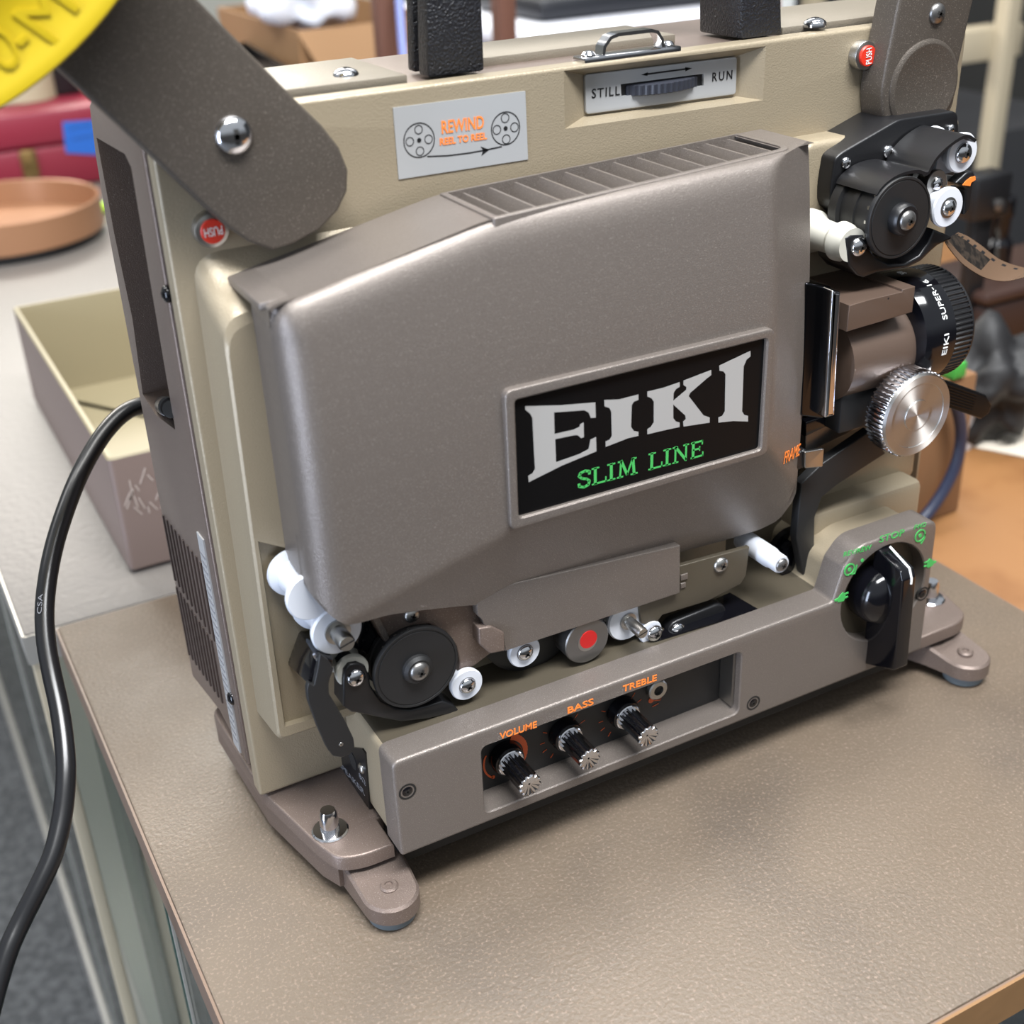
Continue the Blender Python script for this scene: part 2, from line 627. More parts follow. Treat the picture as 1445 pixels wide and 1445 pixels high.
# --- main casting (beige) with the sunk STILL/RUN bay
YB = 0.068
bay_out = polyY([(797, 182), (795.7, 100), (1081, 65), (1076.7, 141.2)], YB)
bay_in = polyY([(824.5, 164), (823, 106), (1041, 79), (1039.5, 136)], 0.075)
body_out = rounded([(-0.0400, 0.031), (0.346, 0.031), (0.3475, 0.3315), (-0.0400, 0.3315)], [0.002, 0.003, 0.01, 0.003])
mb = MB()
mb.prism(body_out, YB, 0.0760, 0, 0.0015, 'y', [bay_out])
mb.loft([[(a, YB, b) for a, b in bay_out], [(a, 0.0752, b) for a, b in bay_in]], 0)
mb.cap([bay_in], 0.0752, 'y', 0)
mb.build('front_casting', 'beige', P)
MB().box(-0.0375, 0.344, 0.0755, 0.0825, 0.036, 0.329).build('seam_groove', 'dark', P)

# --- rear shell with cord compartment
sil = [(127, 147), (135.6, 217.6), (150, 310), (167.7, 420), (176.5, 450), (200.7, 585), (221, 699), (239, 796), (258, 905), (268.5, 947), (311, 1003), (338, 1060)]
side = [(p.y, p.z) for p in (X(a, b, -0.04) for a, b in sil)]
side = [(min(y, 0.176), z) for y, z in side]
side = [(0.081, 0.0405)] + side[::-1][1:] + [(0.150, 0.3305), (0.081, 0.3305)]
slot = [(p.y, p.z) for p in (X(a, b, -0.04) for a, b in [(138, 194), (178, 217), (187, 236), (217.6, 420), (249, 606), (221, 585), (203, 556), (188.6, 450), (163, 330)])]
mb = MB()
mb.prism(side, -0.0405, 0.346, 0, 0.0015, 'x', [slot], back=True)
mb.build('rear_shell', 'shell', P)
slot_in = inset(slot, -0.001)
MB().prism(slot_in, -0.012, -0.008, 0, 0, 'x').build('cord_compartment', 'dark', P)
# vent ribs low on the left side
mb = MB()
va = [X(228, 722, -0.0408), X(285, 790, -0.0408), X(248, 812, -0.0408), X(300, 880, -0.0408), X(262, 910, -0.0408), X(310, 985, -0.0408)]


def lerp(a, b, t):
    return a + (b - a) * t


for (tl, tr, bl, br) in (((230, 727), (283, 793), (247, 818), (296, 893)), ((249, 828), (298, 903), (264, 918), (312, 988))):
    a, b, c, d = (X(q[0], q[1], -0.0408) for q in (tl, tr, bl, br))
    for k in range(10):
        t = k / 9
        top, bot = lerp(a, b, t), lerp(c, d, t)
        mb.box(-0.0412, -0.0402, top.y - 0.0009, top.y + 0.0009, bot.z, top.z, 0)
mb.build('vent_slots', mat('vent_shadow_brown', (62, 50, 45), 0.6), P)
mb = MB()
a, b, c, d = (X(q[0], q[1], -0.0409) for q in ((278, 750), (287, 762), (325, 1038), (335, 1055)))
mb.hexa([(-0.0412, a.y, c.z), (-0.0404, a.y, c.z), (-0.0404, b.y, d.z), (-0.0412, b.y, d.z), (-0.0412, a.y, a.z), (-0.0404, a.y, a.z), (-0.0404, b.y, b.z), (-0.0412, b.y, b.z)], 0)
for k in range(26):
    z = c.z + (a.z - c.z) * (k + 1.5) / 29
    mb.box(-0.0414, -0.0410, b.y + 0.0012, a.y - 0.0014 - 0.001 * (k % 3 == 0), z, z + 0.0013, 1)
mb.build('rating_label', ['silver', 'greyink'], P)
for q in ((235, 415), (327, 985)):
    screw(X(q[0], q[1], -0.0405), 0.0034, P, (-1, 0, 0), 'blackgloss')

# top plates, top screws
zt = 0.3318
mb = MB()
mb.box(0.0005, 0.064, 0.0795, 0.135, zt - 0.002, zt + 0.0022, 0, 0.0006)
mb.box(0.246, 0.344, 0.0795, 0.135, zt - 0.002, zt + 0.0022, 0, 0.0006)
mb.box(0.104, 0.20, 0.0955, 0.135, zt - 0.002, zt + 0.0022, 0, 0.0006)
mb.build('top_plate', 'taupe', P)
for q in ((488, 106), (1150, 34)):
    screw(Z(q[0], q[1], zt + 0.0022), 0.0052, P, ZUP)

# --- carrying handle
r = empty('handle', (0.155, 0.09, 0.33), None, None)
r.parent = P
r.location = Vector((0.155, 0.09, 0.33)) - P.location
a, b = Z(590, 105.5, zt), Z(680, 99, zt)
y0, y1 = 0.0785, 0.0865
mb = MB()
mb.hexa([(a.x, y0, zt), (b.x, y0, zt), (b.x, y1 + .002, zt), (a.x, y1 + .002, zt), (a.x + .004, y0 + .002, 0.41), (b.x + .002, y0 + .002, 0.41), (b.x + .002, y1 + .002, 0.41), (a.x + .004, y1 + .002, 0.41)], 0, 0.0012)
mb.hexa([(a.x + .001, 0.0945, zt), (b.x, 0.0945, zt), (b.x, 0.101, zt), (a.x + .001, 0.101, zt), (a.x + .005, 0.0945, 0.41), (b.x + .002, 0.0945, 0.41), (b.x + .002, 0.101, 0.41), (a.x + .005, 0.101, 0.41)], 0, 0.0012)
c = Z(1047, 56, zt)
d = Z(1100, 48, zt)
mb.hexa([(c.x, c.y, zt), (d.x, c.y, zt), (d.x, 0.106, zt), (c.x, 0.106, zt), (c.x - .004, c.y + .001, 0.41), (d.x - .008, c.y + .001, 0.41), (d.x - .008, 0.105, 0.41), (c.x - .004, 0.105, 0.41)], 0, 0.0012)
mb.box(a.x - .002, d.x + .004, 0.078, 0.108, 0.405, 0.43, 0, 0.008)
mb.build('grip', 'handle', r)

# --- chrome latch staple on the top edge
a, b = Z(798, 82, zt), Z(928, 64, zt)
mb = MB()
mb.box(a.x, b.x, 0.0690, 0.0785, zt - 0.001, zt + 0.0016, 0, 0.0005)
l0, l1 = Z(822, 78, zt).x, Z(902, 66, zt).x
path = [(l0, zt), (l0 + 0.0008, zt + 0.005), (l0 + 0.004, zt + 0.0085), (l0 + 0.008, zt + 0.0095), (l1 - 0.006, zt + 0.0095), (l1 - 0.0025, zt + 0.0085), (l1, zt + 0.005), (l1 + 0.001, zt)]
mb.sheet(path, 0.0705, 0.0765, 0.0014)
for x in ((a.x + l0) / 2, (b.x + l1) / 2):
    mb.lathe((x, 0.0735, zt + 0.0014), ZUP, [(0.003, 0), (0.003, 0.0008), (0.002, 0.002), (0, 0.0024)], 16)
mb.build('latch_staple', 'chrome', P)

# --- REWIND sticker
YS = 0.0676
q = polyY([(554.5, 152), (741.3, 128.4), (745.2, 225), (562.8, 253.2)], YS)
mb = MB().prism(q, YS, YS + 0.0004, 0)
YI = YS - 0.00012
cr = lambda pts: crop(pts, 6.568, 540, 120)


def ring(mb, px, py, rx, y, w, mi, s=6.568, ox=540, oy=120):
    c = Y(px / s + ox, py / s + oy, y)
    r = rad(px / s + ox, py / s + oy, rx / s, y)
    mb.strip(circle(c.x, c.z, r, 32), w, y, y + 0.0001, mi, closed=True)
    return c, r


for (cx, cy, R, holes) in ((339, 512, 152, ((333, 413), (252, 525), (426, 502), (347, 613))), (1140, 402, 140, ((1135, 305), (1059, 415), (1222, 391), (1146, 502)))):
    ring(mb, cx, cy, R, YI, 0.0004, 1)
    for hx, hy in holes:
        ring(mb, hx, hy, 38, YI, 0.0003, 1)
    c = Y(cx / 6.568 + 540, cy / 6.568 + 120, YI)
    mb.prism(circle(c.x, c.z, 0.0009, 14), YI, YI + 0.0001, 1)
mb.strip(polyY(cr([(415, 662), (600, 655), (800, 630), (940, 605), (1105, 570)]), YI), 0.0005, YI, YI + 0.0001, 1)
mb.prism(polyY(cr([(908, 570), (990, 598), (916, 655), (932, 605)]), YI), YI, YI + 0.0001, 1)
mb.text('REWIND', Y(623.6, 188.6, YI), Y(683, 180.5, YI), 0.0048, ZUP, 2, 0.0001, 0.012)
mb.text('REEL TO REEL', Y(621, 205, YI), Y(687, 196, YI), 0.0026, ZUP, 2, 0.0001, 0.02)
mb.build('rewind_sticker', ['silver', 'ink', 'orange'], P, label='silver sticker reading REWIND REEL TO REEL between two reel drawings')

# --- STILL / RUN plate and thumb wheel
YP = 0.0738
outer = rounded(polyY([(825.5, 105.4), (1040.4, 79.9), (1038.7, 133.2), (827.2, 161.8)], YP), 0.0016)
sl = polyY([(876, 118.8), (993, 104), (993, 121), (877, 136)], YP)
mb = MB().prism(outer, YP, 0.0752, 0, 0.0004, 'y', [sl])
mb.cap([inset(sl, -0.0005)], 0.0751, 'y', 1)
YI = YP - 0.0001
mb.text('STILL', Y(835, 138.5, YI), Y(874.5, 134, YI), 0.0037, ZUP, 1, 0.0001, 0.006, spacing=1.2)
mb.text('RUN', Y(1005, 115, YI), Y(1033, 111.2, YI), 0.0037, ZUP, 1, 0.0001, 0.006, spacing=1.35)
k2 = lambda pts: crop(pts, 4.1286, 780, 0)
mb.strip(polyY(k2([(535, 434), (790, 400)]), YI), 0.0007, YI, YI + 0.0001, 1)
mb.prism(polyY(k2([(515, 437), (555, 420), (552, 442)]), YI), YI, YI + 0.0001, 1)
mb.prism(polyY(k2([(812, 397), (772, 391), (774, 416)]), YI), YI, YI + 0.0001, 1)
mb.build('still_run_plate', ['silver', 'ink'], P, label='silver plate reading STILL and RUN around a black thumb wheel')
wc = Y(935, 121, 0.0745)
mb = MB().lathe((wc.x, wc.y + 0.0262, wc.z - 0.0024), ZUP, [(0.0312, 0), (0.032, 0.0004), (0.032, 0.0042), (0.0312, 0.0046)], 280, 0, lambda k: 1.0 if k % 4 < 2 else 0.982)
mb.build('thumb_wheel', mat('grey_black_wheel', (44, 46, 54), 0.4), P)


# --- PUSH buttons
def push(px, py, hx, y, rot, nm, face=True):
    c = Y(px, py, y)
    r = rad(px, py, hx, y)
    e = empty('push_button', c, None, None)
    e.parent = P
    e.location = c - P.location
    MB().lathe(c, NEG, [(r * 1.06, -0.004), (r * 1.06, 0.0022), (r, 0.003), (r * 0.75, 0.0034)], 36).build('rim', 'satin', e)
    mb = MB().lathe(c + Vector((0, -0.0030, 0)), NEG, [(r * 0.74, -0.001), (r * 0.74, 0.0012), (r * 0.70, 0.0015)], 36)
    yy = c.y - 0.0046
    ex = Vector((math.cos(rot), 0, math.sin(rot)))
    up = Vector((math.sin(rot), 0, -math.cos(rot))) * -1
    cc = Vector((c.x, yy, c.z))
    if face:
        mb.text('PUSH', cc - ex * r * 0.56 - up * r * 0.27, cc + ex * r * 0.56 - up * r * 0.27, r * 0.54, up, 1, 0.0001, 0.004)
    mb.build('face', ['red', 'whiteink'], e)


push(296, 323, 25, 0.0665, math.radians(180 + 2), 'l')
push(1216, 77.5, 15.5, 0.0665, math.radians(95), 'r', True)

# --- left arm (supply)
YA = 0.053
ap = polyY([(-90, -62), (80, 95), (212, 218), (282, 285), (322, 322), (352, 342), (386, 354), (415, 345)], YA)
ap2 = polyY([(452, 325), (478, 298), (491, 270), (492, 240), (480, 209), (455, 177), (423, 146), (280, 0), (150, -135)], YA)
arm = ap + ap2
mb = MB().prism(arm, YA, 0.0672, 0, 0.0015)
mb.build('supply_arm', 'arm', P, label='dark brown supply reel arm')
ao = [o for o in COL.objects if o.name == 'supply_arm'][0]
screw(Y(330, 191, YA), 0.0069, ao, m='chrome', rot=0.8)

# --- right arm (take-up)
rp = polyY([(1285, -60), (1270, 0), (1252, 90), (1245, 130), (1246, 160), (1250, 175), (1330, 175), (1347, 150), (1352, 100), (1375, 0), (1390, -60)], YA)
rp = rounded(rp, 0.004)
mb = MB().prism(rp, YA, 0.0672, 0, 0.0018)
c, R = Y(1303, 122, YA), 0.0
R = rad(1303, 122, 46, YA)
mb.lathe(c, NEG, [(R * 1.1, -0.001), (R * 1.08, 0.0006), (R, 0.0016), (R * 0.97, 0.0016), (R * 0.9, 0.0012)], 40)
mb.build('take_up_arm', 'arm', P, label='brown take-up arm with round boss')
ao = [o for o in COL.objects if o.name == 'take_up_arm'][0]
screw(Y(1322, 19, YA), 0.0046, ao, m='steelgrey')

# --- film-path casting in front of the main casting
YC = 0.042
def cast_loop(y, li, td, bi):
    l = [(-0.0352 + li, 0.0752 + bi), (-0.0322 + li, 0.2835 - td), (0.20, 0.2835 - td), (0.20, 0.0752 + bi)]
    return rounded(l, [0.003, 0.011, 0, 0], 6)


CL = [(0.069, 0, 0, 0), (0.0625, 0.0004, 0.006, 0.0002), (0.058, 0.0007, 0.0105, 0.0004), (0.052, 0.0010, 0.013, 0.0006), (0.0475, 0.0012, 0.0155, 0.0010), (0.0448, 0.0015, 0.018, 0.0016), (0.0436, 0.0024, 0.022, 0.0030)]
mb = MB()
mb.loft([[(x, c_[0], z) for x, z in cast_loop(*c_)] for c_ in CL], 0)
YC = 0.0436
hole = polyY([(364, 764), (520, 800), (520, 1000), (402, 1026)], YC)
hole = [(x, max(z, 0.0815)) for x, z in hole]
hin = [(x + 0.0012, z) for x, z in hole]
L0 = cast_loop(*CL[-1])
TR_, BR_ = L0[14] if len(L0) > 15 else L0[-2], L0[-1]
for pl in ([L0[3], L0[4], L0[5], L0[6], hole[0], hole[3]], [L0[6], L0[7], hole[0]], [L0[7], L0[8], hole[0]], [L0[8], L0[9], hole[0]], [L0[9], L0[10], hole[0]], L0[10:14] + [TR_, hole[1], hole[0]], [TR_, BR_, hole[2], hole[1]], [BR_] + L0[0:4] + [hole[3], hole[2]]):
    mb.add([(x, YC, z) for x, z in pl], [list(range(len(pl)))])
mb.loft([[(x, YC, z) for x, z in hole], [(x, 0.0468, z) for x, z in hin]], 0)
fx0, fz0 = min(p[0] for p in hin) - 0.001, 0.0800
mb.add([(fx0, 0.0468, fz0), (0.02, 0.0468, fz0), (0.02, 0.0468, 0.19), (fx0, 0.0468, 0.19)], [(0, 1, 2, 3)])
fc_ = mb.build('film_path_casting', 'beige', P, 30)
for p_ in fc_.data.polygons:
    if abs(p_.normal.y) > 0.985:
        p_.use_smooth = False
st = [(0.18, 0.178), (0.18, Y(1149, 226, 0.053).z), (Y(1112, 207, 0.06).x, Y(1149, 226, 0.053).z), (Y(1125, 200, 0.06).x, Y(1126, 201, 0.058).z), (0.335, Y(1126, 201, 0.058).z), (0.335, 0.178)]
MB().prism(rounded(st, [0, 0, 0.004, 0.005, 0.004, 0]), 0.053, YB + 0.001, 0, 0.003).build('stepped_casting', 'beige', P)
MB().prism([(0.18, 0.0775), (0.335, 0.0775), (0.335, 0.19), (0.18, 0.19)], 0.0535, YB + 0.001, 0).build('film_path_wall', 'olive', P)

# ------------------------------------------------------------------ lamp-house cover
XL, XR = -0.0205, 0.2215
FR = 0.004


def ztop(x):
    k = 0.0648
    if x < k:
        return 0.2748 + (0.2917 - 0.2748) * (x + 0.022) / (k + 0.022)
    return 0.2917 + 0.0042 * (x - k) / 0.145


RC_ = 0.006


def zt_s(x):
    z = sum(ztop(x + d) for d in (-0.006, -0.003, 0, 0.003, 0.006)) / 5
    d = min(max(x - XL, 0.0), RC_)
    return z - (RC_ - math.sqrt(max(0.0, RC_ ** 2 - (RC_ - d) ** 2))) * 0.25


bc = [(409, 841), (413, 850), (425, 862), (438, 870), (455, 875.5), (472, 874), (516, 866), (570, 865), (627, 866), (674, 868)]
bot = [(p.x, p.z) for p in (Y(a, b, 0.014) for a, b in bc)]
bot += [(p.x, p.z) for p in (Y(a, b, 0.014) for a, b in [(690, 845), (760, 826), (958, 802), (1036, 783), (1090, 767), (1112, 755), (1124, 740), (1128, 722)])]
# push columns slightly so that the lower edge is one clean curve
x0b, x1b = bot[0][0], bot[-1][0]


def zbot(x):
    t = XL + 0.0 + (x - XL)
    u = x0b + (x - XL) * (x1b - x0b) / (XR - XL)
    for i in range(len(bot) - 1):
        if bot[i][0] <= u <= bot[i + 1][0]:
            k = (u - bot[i][0]) / max(bot[i + 1][0] - bot[i][0], 1e-9)
            return bot[i][1] * (1 - k) + bot[i + 1][1] * k
    return bot[-1][1] if u > bot[-1][0] else bot[0][1]


G, Em, Dm = (-0.006, 0.1535), (0.0660, 0.1715), (0.189, 0.1735)


def smax(a, b, k=0.0009):
    h = max(k - abs(a - b), 0) / k
    return max(a, b) + h * h * k * 0.25


def cover_y(x, z):
    RL, RT = 0.0125, 0.0155
    a = max(0, 1 - (x - XL) / RL)
    b = max(0, 1 - (zt_s(x) - z) / RT)
    e = min(1, (a ** 4 + b ** 4) ** 0.25)
    amp = (a * a * 0.0135 + b * b * 0.005) / (a * a + b * b + 1e-9)
    y1 = amp * (1 - math.sqrt(max(0, 1 - e * e)))
    # lower chamfer
    dA = Dm[1] + (x - 0.189) * (Dm[1] - Em[1]) / (Dm[0] - Em[0]) - z
    sl_ = (Em[1] - G[1]) / (Em[0] - G[0])
    dB = (G[1] + (x - G[0]) * sl_ - z) / math.hypot(1, sl_)
    y2 = max(0, min(dA, dB)) * 0.41
    y3 = max(0, x - 0.1895) * 0.50
    crown = 0.8 * max(0, z - 0.19) ** 2
    return FR + crown + smax(smax(y1, y2), y3)


xs = [XL + 0.0125 * (k / 12) ** 1.6 for k in range(13)] + [XL + 0.0125 + (XR - XL - 0.0125) * k / 84 for k in range(1, 85)]
NZ = 70
grid = []
for x in xs:
    zb, zt_ = zbot(x), zt_s(x)
    col = []
    for j in range(NZ + 1):
        t = j / NZ
        t = 1 - (1 - t) ** 1.25
        if t > 0.999:
            t = 1
        z = zb + (zt_ - zb) * t
        col.append(Vector((x, cover_y(x, z), z)))
    grid.append(col)
nx = len(xs)
mb = MB()
vs = [p for c_ in grid for p in c_]
idx = lambda i, j: i * (NZ + 1) + j
fs = [(idx(i, j), idx(i + 1, j), idx(i + 1, j + 1), idx(i, j + 1)) for i in range(nx - 1) for j in range(NZ)]
mb.add(vs, fs)
# walls behind the rim: left and right sides, bottom lip, top plate with the grille opening left out
GX0, GX1, GY0, GY1 = 0.0665, 0.2070, 0.0150, 0.0585
YBK = 0.0605
GYF = lambda x: 0.0155 + max(0.0, x - 0.065) / 0.14 * 0.0085
L_ = [grid[0][j] for j in range(NZ + 1)]
mb.loft([L_, [Vector((p.x + 0.0012, 0.0440, p.z)) for p in L_]], 0, closed=False)
R_ = [grid[-1][j] for j in range(NZ + 1)]
mb.loft([R_, [Vector((p.x, 0.041, p.z)) for p in R_]], 0, closed=False)
B_ = [grid[i][0] for i in range(nx)]
mb.loft([B_, [Vector((p.x, p.y + 0.006, p.z)) for p in B_], [Vector((p.x, p.y + 0.006, p.z + 0.02)) for p in B_]], 0, closed=False)
for i in range(nx - 1):
    a, b = grid[i][-1], grid[i + 1][-1]
    inside = a.x > GX0 - 0.0005 and b.x < GX1 + 0.0005
    ys = [(a.y, b.y), (GYF(a.x), GYF(b.x)), (GY1, GY1), (YBK, YBK)]
    for k in range(3):
        if inside and k == 1:
            continue
        mb.add([(a.x, ys[k][0], a.z), (b.x, ys[k][1], b.z), (b.x, ys[k + 1][1], b.z), (a.x, ys[k + 1][0], a.z)], [(0, 1, 2, 3)])
# edge of the flange behind the left rim
xa_, xb_ = XL - 0.0018, XL + 0.013
za_, zb_ = ztop(XL - 0.0018), ztop(XL + 0.013) - 0.0004
mb.hexa([(xa_, 0.024, za_ - 0.003), (xb_, 0.0165, zb_ - 0.003), (xb_, YBK, zb_ - 0.003), (xa_, YBK, za_ - 0.003), (xa_, 0.024, za_ + 0.0002), (xb_, 0.0165, zb_ + 0.0003), (xb_, YBK, zb_ + 0.0003), (xa_, YBK, za_ + 0.0002)], 0, 0.0008)
mb.loft([[(x, YBK, zt_s(x)) for x in xs], [(x, YBK, zt_s(x) - 0.004) for x in xs]], 0, closed=False)
cov = mb.build('lamp_house_cover', 'brown', P, 50)
tag(cov, 'brown speckled lamp-house cover with chamfered lower edge', None)

# grille in the top of the cover
mb = MB()
zg = 0.2915
fr_o = rounded([(GX0 - 0.0015, GYF(GX0) - 0.0015), (GX1 + 0.0015, GYF(GX1) - 0.0015), (GX1 + 0.0015, GY1 + 0.001), (GX0 - 0.0015, GY1 + 0.001)], [0.001, 0.006, 0.001, 0.001])
fr_i = rounded([(GX0 + 0.001, GYF(GX0) + 0.001), (GX1 - 0.001, GYF(GX1) + 0.001), (GX1 - 0.001, GY1 - 0.001), (GX0 + 0.001, GY1 - 0.001)], [0.001, 0.005, 0.001, 0.001])


def tilt(mbx, start):
    """follow the gentle rise of the cover's top"""
    for i in range(start, len(mbx.v)):
        x, y, z = mbx.v[i]
        mbx.v[i] = (x, y, z + (zt_s(min(max(x, 0.07), 0.21)) - 0.2915))


mb.prism(fr_o, zg + 0.0006, zg - 0.013, 0, 0.0006, 'z', [fr_i])
N = 12
for k in range(N):
    x = GX0 + 0.001 + (GX1 - GX0 - 0.002) * (k + 0.55) / N
    mb.hexa([(x - 0.0055, GYF(x) + 0.001, zg - 0.0125), (x - 0.0045, GYF(x) + 0.001, zg - 0.0125), (x - 0.0045, GY1 - 0.001, zg - 0.0125), (x - 0.0055, GY1 - 0.001, zg - 0.0125),
             (x + 0.0002, GYF(x) + 0.001, zg - 0.0006), (x + 0.0013, GYF(x) + 0.001, zg - 0.0006), (x + 0.0013, GY1 - 0.001, zg - 0.0006), (x + 0.0002, GY1 - 0.001, zg - 0.0006)])
tilt(mb, 0)
mb.build('louvre_grille', 'brown', cov)

# name plate
lo = polyY([(710.5, 551), (1091, 461), (1081, 640), (719, 748)], 0.0035)
li = polyY([(724.9, 563.7), (1080.5, 476.5), (1071, 633), (730.7, 729.4)], 0.0035)
mb = MB().prism(rounded(lo, 0.0035), 0.0022, 0.008, 0, 0.0008, 'y', [rounded(li, 0.0018)], holebev=0.0007)
mb.build('badge_frame', 'brown', cov)
YN = 0.0042
mb = MB().prism(inset(rounded(li, 0.0018), -0.0006), YN, YN + 0.001, 0)
e_ = lambda pts: polyY(crop(pts, 3.211, 700, 450), YN - 0.0001)
LET = [
    [(132, 396), (290, 392), (450, 379), (452, 447), (430, 449), (420, 425), (400, 414), (263, 424), (265, 522), (350, 503), (378, 490), (382, 477), (397, 470), (398, 536), (385, 540), (370, 527), (355, 527), (268, 545), (272, 650), (380, 612), (420, 590), (428, 548), (453, 536), (455, 600), (300, 664), (148, 740), (146, 712), (165, 700), (177, 680), (172, 600), (165, 450), (155, 430), (133, 412)],
    [(491, 368), (560, 365), (645, 343), (645, 367), (625, 375), (615, 390), (612, 490), (625, 508), (645, 512), (645, 530), (600, 540), (497, 580), (497, 556), (515, 548), (525, 530), (522, 420), (515, 405), (492, 396)],
    [(686, 330), (760, 312), (832, 287), (832, 308), (815, 318), (805, 335), (803, 372), (862, 322), (863, 309), (850, 300), (850, 280), (975, 232), (975, 255), (955, 270), (880, 335), (873, 350), (940, 437), (968, 447), (968, 470), (850, 488), (848, 465), (860, 455), (858, 438), (803, 388), (803, 450), (815, 465), (832, 470), (832, 490), (770, 503), (686, 523), (686, 500), (700, 492), (715, 470), (715, 375), (705, 360), (686, 352)],
    [(1012, 212), (1080, 180), (1153, 145), (1153, 170), (1135, 185), (1122, 215), (1115, 420), (1125, 435), (1142, 440), (1142, 465), (1075, 463), (1008, 470), (1008, 447), (1025, 440), (1037, 420), (1040, 250), (1030, 238), (1013, 235)]]
for l in LET:
    mb.prism(e_(l), YN - 0.0001, YN + 0.0001, 1)


def seriffed(mb, word, p0, p1, cap, y, mi):
    """slab-serif capitals drawn stroke by stroke"""
    a = 0.15
    G_ = {'S': None,
          'L': [(.22, 0, .22, 1, a), (.22, .05, .8, .05, .1), (.8, .02, .8, .3, .07), (.05, .96, .42, .96, .08), (.05, .04, .3, .04, .08)],
          'I': [(.25, 0, .25, 1, a), (.05, .96, .45, .96, .08), (.05, .04, .45, .04, .08)],
          'M': [(.18, 0, .25, 1, .1), (.25, 1, .58, .1, a), (.58, .1, .9, 1, .09), (.98, 0, .9, 1, a), (.03, .04, .34, .04, .08), (.8, .04, 1.15, .04, .08), (.08, .96, .3, .96, .08), (.86, .96, 1.08, .96, .08)],
          'N': [(.18, 0, .18, 1, .1), (.18, .98, .8, .05, a), (.8, 0, .8, 1, .1), (.03, .04, .34, .04, .08), (.03, .96, .3, .96, .08), (.65, .96, .95, .96, .08)],
          'E': [(.22, 0, .22, 1, a), (.1, .95, .75, .95, .1), (.1, .05, .8, .05, .1), (.22, .52, .6, .52, .1), (.75, .75, .75, .98, .07), (.8, .02, .8, .27, .07), (.6, .4, .6, .65, .06)]}
    W_ = {'S': .75, 'L': .85, 'I': .55, 'M': 1.2, 'N': 1.0, 'E': .9, ' ': .55}
    tot = sum(W_[c] for c in word)
    p0, p1 = Vector(p0), Vector(p1)
    k = (p1 - p0).length / tot
    slope = (p1.z - p0.z) / (p1.x - p0.x)
    u = 0
    for c in word:
        if c == 'S':
            pts = [(.66, .72), (.66, .88), (.42, .97), (.16, .9), (.1, .72), (.25, .57), (.5, .47), (.65, .32), (.6, .1), (.36, .02), (.1, .12), (.08, .28)]
            segs = [(pts[i][0], pts[i][1], pts[i + 1][0], pts[i + 1][1], .14) for i in range(len(pts) - 1)]
        else:
            segs = G_.get(c) or []
        for x0, y0, x1, y1, w_ in segs:
            e = Vector((x1 - x0, y1 - y0))
            n = Vector((-e.y, e.x)).normalized() * w_ / 2
            t = e.normalized() * 0.02
            quad = [(x0 + n.x - t.x, y0 + n.y - t.y), (x1 + n.x + t.x, y1 + n.y + t.y), (x1 - n.x + t.x, y1 - n.y + t.y), (x0 - n.x - t.x, y0 - n.y - t.y)]
            mb.prism([(p0.x + (u + a_) * k, p0.z + (u + a_) * k * slope + b_ * cap) for a_, b_ in quad], y, y + 0.0001, mi)
        u += W_[c]


seriffed(mb, 'SLIM LINE', Y(815, 690.5, YN - 0.0001), Y(994, 643, YN - 0.0001), 0.0076, YN - 0.0001, 2)
mb.build('badge', ['badgeblack', 'foil', 'green'], cov, label='black badge with silver EIKI and green SLIM LINE')
mb = MB()


def on_cover(px, py):
    y = 0.01
    for _ in range(12):
        p_ = Y(px, py, y)
        y = cover_y(p_.x, p_.z) - 0.0003
    return Y(px, py, y)


pa, pb, pu = on_cover(1105.5, 655), on_cover(1127.5, 642.5), on_cover(1105, 640)
mb.text('FRAME', pa, pb, (pu - pa).length, pu - pa, 0, 0.0002, -0.002)
mb.build('frame_lettering', 'orange', cov)

# lip under the cover, guide plates behind it
mb = MB()
lp = polyY([(672, 835), (674, 869), (681, 875), (687, 890), (694, 896), (709, 897), (713.7, 919), (960, 837), (960, 770)], 0.0185)
mb.prism(lp, 0.0185, 0.023, 0, 0.0006)
mb.build('cover_lip', 'brown', P)
gp = polyY([(955, 800), (1058, 772), (1053, 812), (1046, 824), (1000, 848), (935, 868), (922, 885), (905, 880), (900, 840)], 0.0215)
MB().prism(gp, 0.0215, 0.024, 0, 0.0005).build('guide_plate', 'olive', P)
pscrew(1017, 797, 0.0215, 10, P, 'satin')
mb = MB().prism(polyY([(961, 812), (971, 809), (971, 817), (961, 820)], 0.0208), 0.0208, 0.022, 0, 0.0003)
mb.prism(polyY([(961, 824), (968, 822), (968, 829), (961, 831)], 0.0208), 0.0208, 0.022, 0, 0.0003)
mb.build('catch', 'brown', P)

# ------------------------------------------------------------------ amplifier box and control panel
ZT = 0.0800
mb = MB()
box_p = [(0.001, 0.034), (0.294, 0.034), (0.294, 0.104), (0.252, 0.104), (0.238, 0.096), (0.236, ZT), (0.001, ZT)]
mb.prism(rounded(box_p, [0, 0, 0.006, 0.006, 0.004, 0.004, 0.005]), 0.013, 0.056, 0)
mb.prism(rounded([(0.001, 0.034), (0.294, 0.034), (0.294, 0.066), (0.001, 0.066)], 0.001), 0.0, 0.014, 0)
mb.v = [v for v in mb.v]
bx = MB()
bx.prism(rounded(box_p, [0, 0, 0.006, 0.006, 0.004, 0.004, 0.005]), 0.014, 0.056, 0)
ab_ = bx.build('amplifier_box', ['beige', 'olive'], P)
for p_ in ab_.data.polygons:  # ledge top gets darker olive: the cover's shade put into the colour
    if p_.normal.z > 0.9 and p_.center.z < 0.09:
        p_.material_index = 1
pan = [(0.0, 0.0305), (0.297, 0.0305), (0.2965, 0.1085), (0.2455, 0.1085), (0.2375, 0.099), (0.2325, 0.0812), (0.0, 0.0812)]
